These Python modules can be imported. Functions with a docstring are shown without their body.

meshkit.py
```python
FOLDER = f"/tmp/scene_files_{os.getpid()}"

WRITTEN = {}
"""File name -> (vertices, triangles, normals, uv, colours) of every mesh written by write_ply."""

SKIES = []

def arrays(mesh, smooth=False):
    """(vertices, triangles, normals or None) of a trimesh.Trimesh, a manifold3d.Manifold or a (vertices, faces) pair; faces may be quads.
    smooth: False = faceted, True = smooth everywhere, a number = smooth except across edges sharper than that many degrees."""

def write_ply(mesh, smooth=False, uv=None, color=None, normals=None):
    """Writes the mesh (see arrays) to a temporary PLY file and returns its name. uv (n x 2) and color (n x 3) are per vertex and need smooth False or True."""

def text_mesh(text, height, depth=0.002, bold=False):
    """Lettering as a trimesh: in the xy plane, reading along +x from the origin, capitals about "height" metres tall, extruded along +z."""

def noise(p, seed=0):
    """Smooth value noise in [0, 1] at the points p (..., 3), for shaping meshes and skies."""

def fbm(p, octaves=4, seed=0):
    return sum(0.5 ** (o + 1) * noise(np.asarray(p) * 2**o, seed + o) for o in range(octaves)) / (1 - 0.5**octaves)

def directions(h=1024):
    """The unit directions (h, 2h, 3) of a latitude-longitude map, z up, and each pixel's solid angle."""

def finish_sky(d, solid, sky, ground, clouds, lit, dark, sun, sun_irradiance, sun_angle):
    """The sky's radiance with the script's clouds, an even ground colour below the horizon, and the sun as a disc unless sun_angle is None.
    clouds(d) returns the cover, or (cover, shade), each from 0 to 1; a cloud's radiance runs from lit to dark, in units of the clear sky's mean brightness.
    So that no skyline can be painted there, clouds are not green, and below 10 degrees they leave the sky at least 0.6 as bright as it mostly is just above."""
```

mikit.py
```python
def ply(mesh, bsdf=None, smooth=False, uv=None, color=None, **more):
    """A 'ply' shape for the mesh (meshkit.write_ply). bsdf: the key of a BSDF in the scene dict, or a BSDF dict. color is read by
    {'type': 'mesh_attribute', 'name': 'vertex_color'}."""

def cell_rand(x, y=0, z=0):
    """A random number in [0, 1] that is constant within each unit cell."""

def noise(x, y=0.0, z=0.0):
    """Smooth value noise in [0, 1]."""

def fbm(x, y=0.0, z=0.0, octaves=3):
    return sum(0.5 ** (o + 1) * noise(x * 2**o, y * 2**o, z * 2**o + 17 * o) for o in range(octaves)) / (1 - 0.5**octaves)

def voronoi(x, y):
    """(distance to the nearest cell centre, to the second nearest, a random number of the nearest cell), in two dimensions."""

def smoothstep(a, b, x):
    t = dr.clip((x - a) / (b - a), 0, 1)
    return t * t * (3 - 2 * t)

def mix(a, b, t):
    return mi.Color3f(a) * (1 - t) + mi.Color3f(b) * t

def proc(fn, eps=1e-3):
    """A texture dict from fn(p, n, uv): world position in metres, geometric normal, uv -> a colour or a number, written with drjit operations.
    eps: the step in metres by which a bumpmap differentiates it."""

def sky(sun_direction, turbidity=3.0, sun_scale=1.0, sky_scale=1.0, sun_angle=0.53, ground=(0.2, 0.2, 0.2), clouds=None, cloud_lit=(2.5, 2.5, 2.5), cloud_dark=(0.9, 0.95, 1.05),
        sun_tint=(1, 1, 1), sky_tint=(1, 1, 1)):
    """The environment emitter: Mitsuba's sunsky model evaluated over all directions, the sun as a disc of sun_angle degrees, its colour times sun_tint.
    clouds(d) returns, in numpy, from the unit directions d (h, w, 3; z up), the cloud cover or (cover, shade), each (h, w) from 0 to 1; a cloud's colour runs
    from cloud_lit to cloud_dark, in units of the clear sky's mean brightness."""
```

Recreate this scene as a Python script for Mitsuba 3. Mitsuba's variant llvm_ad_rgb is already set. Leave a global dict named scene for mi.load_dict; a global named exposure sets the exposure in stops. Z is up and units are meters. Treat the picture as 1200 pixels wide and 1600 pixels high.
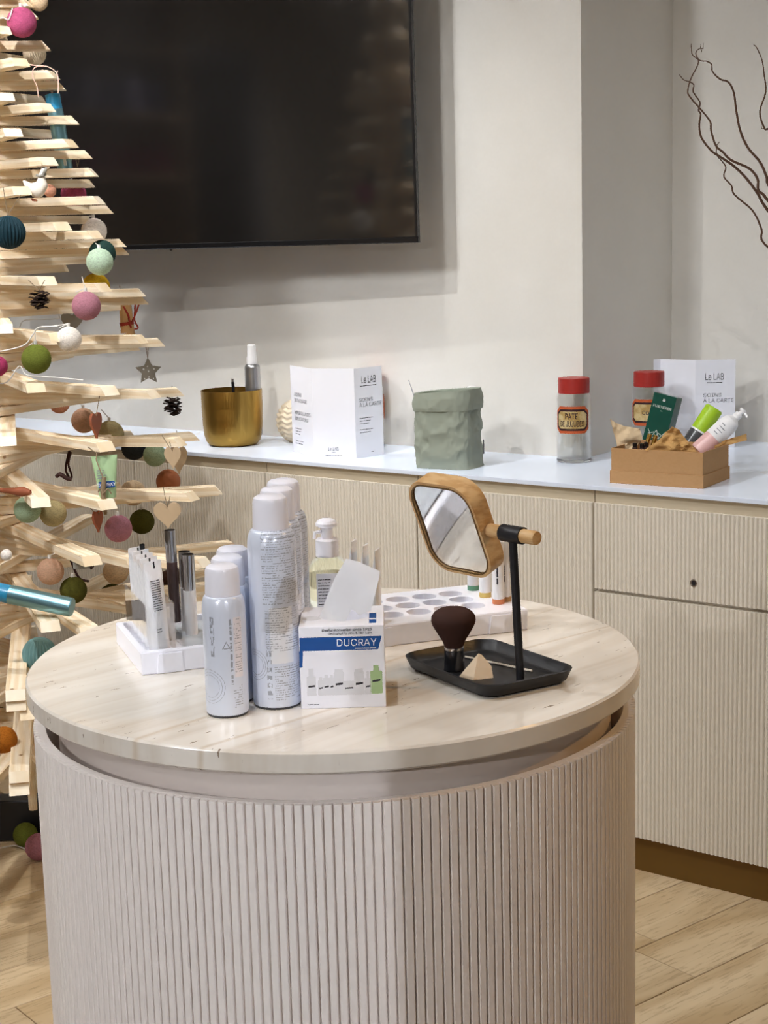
import math, random, numpy as np, trimesh, manifold3d, drjit as dr, mitsuba as mi, mikit, meshkit
from shapely.geometry import Polygon, Point
from mikit import ply, proc, noise, fbm, voronoi, cell_rand, smoothstep, mix
T4 = mi.ScalarTransform4f
PI = math.pi
A = lambda *v: np.array(v[0] if len(v) == 1 else v, float)
scene, labels = {}, {}
exposure = 0.0

# ------------------------------------------------------------------ camera and lights
CAM = A((0.963, -1.1581, 1.5066))
scene['camera'] = {'type': 'perspective', 'fov': 27.6124, 'fov_axis': 'x', 'near_clip': 0.05, 'far_clip': 50.0,
    'to_world': T4().look_at(origin=CAM.tolist(), target=(CAM + A((-0.6027, 0.7793, -0.1717))).tolist(), up=list((-0.0833, 0.1525, 0.9848)))}
E1, E2, EZ = A((0.7939, 0.6081, 0.0)), A((-0.6081, 0.7939, 0.0)), A(0, 0, 1)          # right and away as the photographer stood

COOL, WHITE, NEUTRAL, WARM = (0.93, 0.97, 1.06), (0.97, 0.985, 1.01), (1.0, 0.985, 0.96), (1.0, 0.56, 0.19)
CEIL = 2.75
# ceiling spotlights: position, aim, strength (W/sr), colour, lens radius; the first four throw the four shadows of the screen
SPOTS = [((-1.2882, 1.4841), (-1.95, 2.2, 1.0), 1.75, NEUTRAL, 0.014), ((-0.4147, 1.191), (-1.3, 2.2, 1.1), 0.35, NEUTRAL, 0.014), ((-0.4101, 0.8085), (-1.5, 2.2, 1.2), 0.45, NEUTRAL, 0.014),
         ((-2.1039, 1.1763), (-2.6, 2.2, 1.0), 2.0, NEUTRAL, 0.014), ((0.02, -0.30), (0.02, -0.1, 1), 1.75, WHITE, 0.016), ((-0.95, -0.20), (-1.6, 0.7, 1), 3.0, NEUTRAL, 0.016),
         ((0.60, -3.20, 2.05), (0.05, -0.3, 0.85), 9.5, (1.0, 0.965, 0.955), 0.02), ((2.35, -1.55, 1.95), (0.12, -0.2, 0.85), 5.6, COOL, 0.009), ((0.35, 1.25), (0.2, 1.8, 0), 1.8, NEUTRAL, 0.016),
         ((-3.9, -1.5), (-4.6, -1.3, 0), 7.0, NEUTRAL, 0.04), ((-2.85, 1.30), (-2.4, 2.2, 1.0), 5.6, NEUTRAL, 0.014), ((1.90, 0.95), (0.2, 0.0, 0.75), 4.3, WARM, 0.02), ((-0.6, -1.1), (-0.6, -1.1, 0), 3.0, WHITE, 0.16),
         ((-1.5, -0.55), (-2.3, 2.2, 1.0), 10.0, WHITE, 0.16), ((0.9, -2.4), (0.9, -2.4, 0), 4.0, WHITE, 0.16), ((-1.42, 0.62), (-1.75, 1.1, 0.9), 5.0, NEUTRAL, 0.014)]

# ------------------------------------------------------------------ helpers
def lin(h, k=1.0):
    c = A([int(h[i:i + 2], 16) / 255 for i in (1, 3, 5)])
    return (np.where(c <= 0.04045, c / 12.92, ((c + 0.055) / 1.055) ** 2.4) * k).tolist()
def rgb(c): return {'type': 'rgb', 'value': list(map(float, lin(c) if isinstance(c, str) else c))}
def mat(name, color, rough=0.5, spec=0.5, metal=0.0, two=True, bump=None, bscale=1.0, **kw):
    b = {'type': 'principled', 'base_color': color if isinstance(color, dict) else rgb(color), 'roughness': float(rough), 'specular': float(spec), **kw}
    if metal: b['metallic'] = float(metal)
    if bump is not None: b = {'type': 'bumpmap', 'arbitrary': bump, 'scale': bscale, 'bsdf': b}
    scene[name] = {'type': 'twosided', 'bsdf': b} if two else b
    return name
def flat(name, color):
    scene[name] = {'type': 'twosided', 'bsdf': {'type': 'diffuse', 'reflectance': color if isinstance(color, dict) else rgb(color)}}
    return name
used = {}
def key(base):
    n = used.get(base, 0); used[base] = n + 1
    return base if n == 0 else f'{base}_{n:03d}'
def tag(k, label=None, cat=None, group=None, kind=None):
    d = labels.setdefault(k, {})
    for a, b in (('label', label), ('category', cat), ('group', group), ('kind', kind)):
        if b: d[a] = b
    return k
def thing(name, label, cat, group=None): return tag(key(name), label, cat, group)
def solid(name, mesh, m, label, cat, smooth=False, group=None, uv=None):     # a thing that is one mesh
    k = thing(name, label, cat, group); scene[k] = ply(mesh, m, smooth, uv=uv); return k
def part(parent, name, mesh, m, smooth=False, label=None, kind=None, uv=None):
    k = key(parent + '__' + name)
    scene[k] = mesh if isinstance(mesh, dict) else ply(mesh, m, smooth, uv=uv)
    if label or kind: tag(k, label, kind=kind)
    return k
def struct(name, mesh, m, smooth=False):
    k = key(name); scene[k] = ply(mesh, m, smooth); tag(k, kind='structure'); return k
def cat(*ms): return trimesh.util.concatenate([m for m in ms])
def TM(v, f): return trimesh.Trimesh(np.asarray(v, float), np.asarray(f, int), process=False)
def hull(pts):
    m = manifold3d.Manifold.hull_points(np.asarray(pts, float)).to_mesh()
    return TM(m.vert_properties[:, :3], m.tri_verts)
def cbox(sx, sy, sz, b=0.0, at=(0, 0, 0)):                 # chamfered box, centred
    h = A(sx, sy, sz) / 2; pts = []
    b = min(b, h.min() * 0.9)
    for s in np.ndindex(2, 2, 2):
        s = A(s) * 2 - 1
        if b <= 0: pts.append(s * h)
        else:
            for k in range(3):
                q = h - b; q[k] = h[k]; pts.append(s * q)
    return hull(A(pts) + A(at))
def box(x0, x1, y0, y1, z0, z1, b=0.0): return cbox(x1 - x0, y1 - y0, z1 - z0, b, ((x0 + x1) / 2, (y0 + y1) / 2, (z0 + z1) / 2))
def rot(axis, ang, at=(0, 0, 0)): return trimesh.transformations.rotation_matrix(ang, axis, at)
def xf(m, M):
    m = m.copy(); m.apply_transform(M); return m
def mv(m, p): return xf(m, trimesh.transformations.translation_matrix(A(p)))
def basis(o, ex, ey, ez=None):
    ex = A(ex) / np.linalg.norm(ex); ey = A(ey) - ex * (A(ey) @ ex); ey /= np.linalg.norm(ey)
    M = np.eye(4); M[:3, 0], M[:3, 1], M[:3, 2], M[:3, 3] = ex, ey, np.cross(ex, ey), o
    return M
def yaw(o, ang): return basis(o, (math.cos(ang), math.sin(ang), 0), (-math.sin(ang), math.cos(ang), 0))
def upright(o, up, face=None):                             # local z along up, local -y towards face
    up = A(up) / np.linalg.norm(up); face = A(face) if face is not None else CAM - A(o)
    y = -(face - up * (face @ up)); y /= np.linalg.norm(y); x = np.cross(y, up)
    M = np.eye(4); M[:3, 0], M[:3, 1], M[:3, 2], M[:3, 3] = x, y, up, o
    return M
def lathe(prof, n=40, M=None, uv=False, split=30):         # prof: (r, z) from the bottom up; corners sharper than split are kept
    p = A(prof); segs = [[p[0]]]
    for i in range(1, len(p)):
        segs[-1].append(p[i])
        if 0 < i < len(p) - 1:
            a, b = p[i] - p[i - 1], p[i + 1] - p[i]
            if abs(math.degrees(math.atan2(a[0] * b[1] - a[1] * b[0], a @ b))) > split: segs.append([p[i]])
    th = np.linspace(0, 2 * PI, n + 1) + PI / 2
    V, F, U, at = [], [], [], 0
    rmax = p[:, 0].max()
    for s in segs:
        k = len(s)
        for q in s:
            V.append(np.stack([q[0] * np.cos(th), q[0] * np.sin(th), 0 * th + q[1]], 1))
            U.append(np.stack([(th - PI / 2 - PI) * rmax, 0 * th + q[1]], 1))
        for i in range(k - 1):
            a = at + i * (n + 1) + np.arange(n); b = a + n + 1
            F += [np.stack([a, a + 1, b + 1], 1), np.stack([a, b + 1, b], 1)]
        at += k * (n + 1)
    m = TM(np.vstack(V), np.vstack(F))
    if M is not None: m.apply_transform(M)
    return (m, np.vstack(U)) if uv else m
def tube(pts, rad, sides=6, cap=True):
    p = A(pts); n = len(p); rad = np.broadcast_to(np.asarray(rad, float), (n,))
    t = np.gradient(p, axis=0); t /= np.linalg.norm(t, axis=1, keepdims=True) + 1e-12
    x = np.cross(t[0], [0, 0, 1.0] if abs(t[0][2]) < 0.9 else [1.0, 0, 0]); x /= np.linalg.norm(x)
    V = []
    ang = np.arange(sides) * 2 * PI / sides
    for i in range(n):
        x = x - t[i] * (x @ t[i]); x /= np.linalg.norm(x); y = np.cross(t[i], x)
        V.append(p[i] + rad[i] * (np.cos(ang)[:, None] * x + np.sin(ang)[:, None] * y))
    V = np.vstack(V + [p[:1], p[-1:]]); F = []
    for i in range(n - 1):
        for j in range(sides):
            a, b = i * sides + j, i * sides + (j + 1) % sides
            F += [[a, b, b + sides], [a, b + sides, a + sides]]
    if cap:
        for j in range(sides):
            F += [[n * sides, (j + 1) % sides, j], [n * sides + 1, (n - 1) * sides + j, (n - 1) * sides + (j + 1) % sides]]
    return TM(V, F)
def smoothline(pts, k=4):                                   # Catmull-Rom
    p = A(pts); q = np.vstack([2 * p[0] - p[1], p, 2 * p[-1] - p[-2]]); out = []
    for i in range(1, len(q) - 2):
        for t in np.arange(k) / k:
            out.append(0.5 * (2 * q[i] + (q[i + 1] - q[i - 1]) * t + (2 * q[i - 1] - 5 * q[i] + 4 * q[i + 1] - q[i + 2]) * t * t + (3 * q[i] - q[i - 1] - 3 * q[i + 1] + q[i + 2]) * t ** 3))
    return np.vstack(out + [p[-1]])
def extr(poly, h): return trimesh.creation.extrude_polygon(poly if isinstance(poly, Polygon) else Polygon(poly), h, engine='earcut')
def rrect(w, h, r, n=5):
    return Point(0, 0).buffer(r, quad_segs=n).convex_hull if w <= 2 * r else Polygon([(-w / 2 + r, -h / 2 + r), (w / 2 - r, -h / 2 + r), (w / 2 - r, h / 2 - r), (-w / 2 + r, h / 2 - r)]).buffer(r, quad_segs=n)
def ball_mesh(c, r, sub=3):
    m = trimesh.creation.icosphere(sub, 1.0); m.apply_scale(r); m.apply_translation(A(c)); return m
def chain(bones, edge=0.004, it=10):                       # hulls of spheres joined to one smooth body
    M = manifold3d.Manifold()
    for (a, ra), (b, rb) in bones:
        pts = np.vstack([trimesh.creation.icosphere(2, ra).vertices + A(a), trimesh.creation.icosphere(2, rb).vertices + A(b)])
        M = M + manifold3d.Manifold.hull_points(pts)
    M = M.refine_to_length(edge).to_mesh(); m = trimesh.Trimesh(M.vert_properties[:, :3], M.tri_verts)
    trimesh.smoothing.filter_taubin(m, iterations=it); return m
def man(m): return manifold3d.Manifold(manifold3d.Mesh(np.asarray(m.vertices, np.float32), np.asarray(m.faces, np.uint32)))
def unman(m):
    q = m.to_mesh(); return TM(q.vert_properties[:, :3], q.tri_verts)
def words(text, h, align='l', depth=0.0003, bold=False, sx=1.0):
    if not text.strip('x '):                                # print too small to read: short bars
        ms, at_ = [], 0.0
        for w in text.split(' '):
            L = 0.62 * h * len(w); ms.append(mv(cbox(L, h * 0.62, depth), (at_ + L / 2, h * 0.31, depth / 2))); at_ += L + 0.45 * h
        m = cat(*ms)
    else: m = meshkit.text_mesh(text, h, depth, bold)
    m.apply_scale([sx, 1, 1]); x0, x1 = m.bounds[0][0], m.bounds[1][0]
    m.apply_translation([-x0 if align == 'l' else -(x0 + x1) / 2 if align == 'c' else -x1, 0, 0]); return m
def wrap(m, c, r, a0, z):                                  # flat lettering bent round an upright cylinder
    v = m.vertices.copy(); th = a0 + v[:, 0] / r; R = r + v[:, 2]
    return TM(np.stack([c[0] + R * np.cos(th), c[1] + R * np.sin(th), c[2] + z + v[:, 1]], 1), m.faces)
def facing(p): return math.atan2(CAM[1] - p[1], CAM[0] - p[0])

# ------------------------------------------------------------------ materials
def f_wall(p, n, uv):
    t = fbm(p.x * 9 + p.y * 7, p.z * 9, 0.0, 4); g = fbm(p.x * 260 + p.y * 200, p.z * 260, 3.0, 2)
    return mix(lin('#dfddd8'), lin('#d8d5ce'), t * 0.7 + g * 0.3)
mat('m_wall', proc(f_wall), 0.7, 0.25)
flat('m_ceiling', '#f0eee8')
flat('m_far_wall', '#d9d0c2')
mat('m_cabinet', '#d2ccc0', 0.45, 0.35)
mat('m_fascia', '#b9ad97', 0.5, 0.3)
mat('m_bronze', '#6b4f22', 0.42, 0.4, metal=0.35)
mat('m_drum', '#e6e0dc', 0.48, 0.35)
mat('m_ring', '#cfc6c0', 0.42, 0.4)
def f_worktop(p, n, uv):
    x, y = p.x * 1.0 + p.y * 0.6, p.y
    w = fbm(p.x * 3.1, p.y * 3.1, 1.0, 4); v = dr.abs(fbm(x * 2.3 + w * 1.3, y * 3.0 + w, 5.0, 3) - 0.5)
    vein = (1 - smoothstep(0.0, 0.03, v)) * smoothstep(0.45, 0.7, fbm(p.x * 1.7, p.y * 1.7, 9.0, 2))
    return mix(mix(lin('#d6e1f2'), lin('#cfdaec'), w), lin('#cfc9c2'), vein * 0.5)
mat('m_worktop', proc(f_worktop), 0.22, 0.5)
def f_trav(p, n, uv):
    s = p.x * 0.123 + p.y * 0.992; w = p.x * 0.992 - p.y * 0.123
    warp = fbm(s * 6, w * 9, p.z * 4, 3) * 0.035
    a = fbm((w + warp) * 46, s * 2.2, p.z * 2.2, 4)
    b = fbm((w + warp) * 150, s * 7, p.z * 7, 3)
    c = mix(lin('#dad4ca'), lin('#c8bdad'), smoothstep(0.35, 0.75, a * 0.72 + b * 0.28))
    c = mix(c, lin('#e6e1d8'), smoothstep(0.5, 0.72, fbm((w + warp) * 24 + 7, s * 1.5, p.z, 3)) * 0.7)
    line = (1 - smoothstep(0.0, 0.012, dr.abs(fbm((w + warp * 0.6) * 9, s * 0.7, p.z * 0.7, 2) - 0.5)))
    c = mix(c, lin('#b7a283'), line * 0.45)
    pit = smoothstep(0.735, 0.775, fbm((w + warp) * 420, s * 75, p.z * 75, 2)) * smoothstep(0.42, 0.6, fbm(w * 30, s * 12, p.z * 12, 2))
    c = mix(c, lin('#7d6a55'), pit * 0.85)
    return c
mat('m_travertine', proc(f_trav), 0.16, 0.5)
# floor boards run along (0.2334, 0.9724)
FD_, FN_ = (0.2334, 0.9724), (-0.9724, 0.2334)
BW, BL, BO = 0.166, 1.25, 0.7408
def f_floor(p, n, uv):
    s = p.x * FD_[0] + p.y * FD_[1]; w = p.x * FN_[0] + p.y * FN_[1]
    i = dr.floor((w - BO) / BW); o = cell_rand(i, 3) * 37; j = dr.floor(s / BL + cell_rand(i, 1)); k = cell_rand(i, j, 5)
    x, y = s * 1.5 + o, w * 11 + k * 31
    warp = fbm(x * 1.2, y * 0.35, k * 9, 3) * 4.0
    g = fbm(x * 0.6, y * 1.0 + warp, k * 5, 4); h = fbm(s * 26 + o, w * 240, 1.0, 3)
    c = mix(lin('#c8b392'), lin('#ae9570'), smoothstep(0.3, 0.7, g))
    c = mix(c, lin('#8d7350'), smoothstep(0.52, 0.80, h) * 0.38)
    return c * (0.9 + 0.2 * k)
mat('m_floor', proc(f_floor), 0.5, 0.3)
mat('m_joint', '#5d4a33', 0.8, 0.1)
def f_pine(p, n, uv):
    u, v = uv.x, uv.y; k = cell_rand(dr.floor(u / 4.0), 2)
    warp = fbm(u * 1.6, v * 9, k * 20, 3)
    ring = dr.abs(dr.sin((v * 160 + warp * 9 + k * 40) * 1.0))
    h = fbm(u * 9, v * 420, k, 3)
    c = mix(lin('#efe3cd'), lin('#dcc39b'), smoothstep(0.45, 0.95, ring) * 0.55 + smoothstep(0.45, 0.7, h) * 0.3)
    kn = dr.sqrt(dr.square((u - dr.floor(u / 0.31) * 0.31 - 0.05 - 0.2 * cell_rand(dr.floor(u / 0.31), 7)) * 0.7) + dr.square(v - 0.01 - 0.07 * cell_rand(dr.floor(u / 0.31), 8)))
    c = mix(c, lin('#8a6340'), (1 - smoothstep(0.002, 0.006, kn)) * dr.select(cell_rand(dr.floor(u / 0.31), 9) > 0.55, 0.8, 0.0))
    return c * (0.92 + 0.14 * k)
mat('m_pine', proc(f_pine), 0.5, 0.3)
mat('m_pine_end', '#efe0c4', 0.6, 0.2)
def f_bamboo(p, n, uv):
    h = fbm(p.x * 60 + p.y * 60, p.z * 300, p.y * 60, 3); b = cell_rand(dr.floor((p.x * 0.5 + p.z) * 45), 3)
    return mix(lin('#d8b788'), lin('#bd935f'), smoothstep(0.3, 0.7, h) * 0.7 + b * 0.3)
mat('m_bamboo', proc(f_bamboo), 0.42, 0.35)
mat('m_white_plastic', '#eeeff8', 0.25, 0.5)
mat('m_white_gloss', '#f0f1f4', 0.15, 0.5)
mat('m_white_paper', '#e8eaf3', 0.8, 0.1)
flat('m_tissue', '#f3f3f6')
mat('m_blue', '#1d4f95', 0.4, 0.4)
mat('m_black', '#17181c', 0.42, 0.4)
mat('m_black_gloss', '#0b0b0d', 0.12, 0.5)
mat('m_screen', '#0c0b0b', 0.08, 1.0, clearcoat=1.0, clearcoat_gloss=0.93)
mat('m_bezel', '#0c0d10', 0.3, 0.5)
mat('m_ink', '#3a3a40', 0.7, 0.1)
mat('m_grey_ink', '#8f929b', 0.7, 0.1)
mat('m_pale_ink', '#d6d8df', 0.7, 0.1)
mat('m_chrome', '#c9c9cc', 0.12, 0.5, metal=1.0)
mat('m_aluminium', '#b9bcc0', 0.28, 0.5, metal=0.9)
mat('m_brass', '#b08c46', 0.3, 0.5, metal=0.95, anisotropic=0.6)
mat('m_gold', '#c9a455', 0.25, 0.5, metal=1.0)
mat('m_dark_chrome', '#4c4e55', 0.14, 0.5, metal=0.9)
mat('m_brown', '#43302d', 0.25, 0.5)
mat('m_bristle', '#3a2621', 0.8, 0.15)
mat('m_sponge', '#d9c4a8', 0.85, 0.1)
mat('m_red', '#9c2a24', 0.38, 0.4)
mat('m_terracotta', '#b4542e', 0.5, 0.3)
def f_label(p, n, uv):
    t = fbm(p.x * 60 + p.y * 40, p.z * 60, 2.0, 4)
    return mix(lin('#c2ae80'), lin('#a3854d'), smoothstep(0.35, 0.7, t))
mat('m_parchment', proc(f_label), 0.5, 0.3)
mat('m_maroon', '#33191a', 0.4, 0.4)
mat('m_bag', '#8f978b', 0.7, 0.2)
def f_kraft(p, n, uv):
    t = fbm(p.x * 220, p.y * 220, p.z * 220, 3); return mix(lin('#b38d65'), lin('#ab8459'), t)
mat('m_kraft', proc(f_kraft), 0.7, 0.2)
mat('m_kraft_tissue', '#c99f66', 0.75, 0.15)
mat('m_tissue_beige', '#d8c2a0', 0.8, 0.1)
mat('m_dark_green', '#12463a', 0.22, 0.5)
mat('m_silver_print', '#c8d0cc', 0.3, 0.5, metal=0.5)
mat('m_lime', '#a6cf2a', 0.4, 0.4)
mat('m_smoke', '#4a4c50', 0.2, 0.5)
mat('m_pink_lotion', '#e3b9b8', 0.3, 0.5)
mat('m_twig', '#5a4538', 0.8, 0.1)
mat('m_ceramic', '#ded2bb', 0.5, 0.4)
mat('m_cord', '#8c7a63', 0.8, 0.1)
mat('m_cable', '#d8d6d0', 0.5, 0.3)
mat('m_pink_cord', '#dcb9ac', 0.8, 0.1)
mat('m_dark_ribbon', '#3a2320', 0.6, 0.2)
mat('m_red_ribbon', '#8a2f22', 0.5, 0.2)
mat('m_cone', '#2c211c', 0.8, 0.1)
mat('m_goose', '#ebe3d6', 0.6, 0.2)
mat('m_star', '#8e8c85', 0.7, 0.2)
mat('m_heart', '#bda688', 0.6, 0.2)
mat('m_heart_red', '#8f5138', 0.6, 0.2)
mat('m_copper', '#a4623f', 0.5, 0.3, metal=0.2)
mat('m_teal_cap', '#2d84ad', 0.25, 0.5)
mat('m_teal_metal', '#86b6c6', 0.25, 0.5, metal=0.85)
mat('m_green_tube', '#a9c79a', 0.3, 0.4)
mat('m_cork', '#b08a5c', 0.7, 0.2)
def cotton(h, k):
    c0, c1 = lin(h), lin(h, 0.72)
    def fn(p, n, uv):
        t = noise(p.x * 700, p.y * 260, p.z * 700) * 0.5 + noise(p.x * 300, p.y * 900, p.z * 500) * 0.5
        return mix(c1, c0, smoothstep(0.2, 0.7, t))
    return mat('m_ball_' + k, proc(fn), 0.85, 0.1)
for k_, h_ in dict(pink='#ad5075', magenta='#a33a60', white='#eee6dd', mint='#b5cdb4', mustard='#b58f1d', mauve='#ab7583', olive='#666f2d', salmon='#d59a80', tan='#c49d83', khaki='#a89a72',
                   sage='#93a688', forest='#27413c', ink='#2b2e30', beige='#dcc3a2', dark_olive='#4b4a1c', amber='#a4611f').items(): cotton(h_, k_)
mat('m_comb_navy', '#17323c', 0.7, 0.2); mat('m_comb_cream', '#e6d9c1', 0.7, 0.2); mat('m_comb_teal', '#7ba5a8', 0.7, 0.2); mat('m_comb_brown', '#3a241c', 0.7, 0.2)
scene['m_glass'] = {'type': 'dielectric', 'int_ior': 1.5, 'ext_ior': 1.0}
scene['m_acrylic'] = {'type': 'thindielectric', 'int_ior': 1.49}
scene['m_clear'] = {'type': 'thindielectric', 'int_ior': 1.45}
scene['m_jar'] = {'type': 'thindielectric', 'int_ior': 1.6, 'specular_transmittance': {'type': 'rgb', 'value': [0.955, 0.96, 0.955]}}
scene['m_green_liquid'] = {'type': 'dielectric', 'int_ior': 1.36, 'ext_ior': 1.0, 'specular_transmittance': {'type': 'rgb', 'value': [0.93, 0.955, 0.87]}}
scene['m_mirror'] = {'type': 'twosided', 'bsdf': {'type': 'conductor', 'material': 'none', 'specular_reflectance': {'type': 'rgb', 'value': [0.93, 0.94, 0.95]}}}
def fine_print(u, v, row, word, letter):
    j = dr.floor(v / row); a = v / row - j; i = dr.floor(u / word + cell_rand(j, 4)); on = (a > 0.28) & (a < 0.72) & (cell_rand(i, j, 1) > 0.16) & (cell_rand(dr.floor(u / letter), j, 2) > 0.3)
    return dr.select(on, 1.0, 0.0)
def inside(u, v, u0, u1, v0, v1): return (u > u0) & (u < u1) & (v > v0) & (v < v1)
def can_texture(big):
    H = 0.189 if big else 0.1335
    def fn(p, n, uv):
        u, v = uv.x, uv.y
        c = mi.Color3f(lin('#d3dae8'))
        ink = fine_print(u, v, 0.0021, 0.006, 0.0006)
        if big:
            m = inside(u, v, -0.0100, 0.034, 0.094, 0.159) | inside(u, v, -0.0085, 0.034, 0.052, 0.092)
            frame = inside(u, v, -0.0105, 0.034, 0.1525, 0.1535) | inside(u, v, -0.0105, 0.034, 0.1590, 0.1597) | inside(u, v, -0.0105, -0.0100, 0.1525, 0.1597)
            st = inside(u, v, -0.0045, 0.017, 0.042, 0.092)
            c = dr.select(st, mi.Color3f(lin('#e9ebf0')), c)
            big_l = inside(u, v, -0.0085, -0.0040, 0.010, 0.058) & (dr.sin(v * 900) > -0.2) & (cell_rand(dr.floor(v / 0.0022), dr.floor(u / 0.0012)) > 0.4)
            low = inside(u, v, -0.0015, 0.028, 0.008, 0.040)
            dd = dr.sqrt(dr.square(u + 0.021) + dr.square(v - 0.040)); arc = (dr.abs(dd - 0.0135) < 0.0003) | (dr.abs(dd - 0.0112) < 0.0003) | (dr.abs(dd - 0.0090) < 0.0003)
        else:
            m = inside(u, v, 0.0085, 0.016, 0.040, 0.088)
            frame = inside(u, v, 0.0042, 0.0062, 0.030, 0.088) & (cell_rand(dr.floor(v / 0.0011), 6) > 0.25)
            st = inside(u, v, 0.0078, 0.0165, 0.036, 0.089)
            c = dr.select(st, mi.Color3f(lin('#e2dde2')), c)
            big_l = inside(u, v, -0.0135, -0.0095, 0.055, 0.090) & (cell_rand(dr.floor(v / 0.0026), dr.floor(u / 0.0009)) > 0.55)
            low = inside(u, v, 0.001, 0.0035, 0.012, 0.058) & (cell_rand(dr.floor(v / 0.0009), dr.floor(u / 0.0008)) > 0.35)
            ink = dr.maximum(ink, dr.select(low, 1.0, 0.0)); low = inside(u, v, 0.006, 0.015, 0.008, 0.030)
            tri_a = dr.abs(u - 0.001) * 1.75 + dr.abs(v - 0.0655) * 0
            tri = (v > 0.0620) & (tri_a + (v - 0.0620) < 0.0066) & ~((v > 0.0628) & (tri_a + (v - 0.0620) < 0.0052)); frame = frame | tri
            dd = dr.sqrt(dr.square(u + 0.0165) + dr.square(v - 0.028)); arc = (dr.abs(dd - 0.0150) < 0.00025) | (dr.abs(dd - 0.0125) < 0.00025) | (dr.abs(dd - 0.0100) < 0.00025)
        body = v < (0.166 if big else 0.098)
        k = dr.select(m | low, ink * 0.5, 0.0); k = dr.select(frame | big_l, 0.6, k); k = dr.select(arc, 0.4, k); k = dr.select(body, k, 0.0)
        return mix(c, lin('#4d525e'), k)
    return fn
mat('m_can_large', proc(can_texture(True)), 0.22, 0.5, metal=0.15, clearcoat=0.5)
mat('m_can_small', proc(can_texture(False)), 0.22, 0.5, metal=0.15, clearcoat=0.5)
mat('m_can_cap', '#e2e2ea', 0.2, 0.5)
mat('m_can_rim', '#55575c', 0.3, 0.5, metal=0.8)

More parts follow.
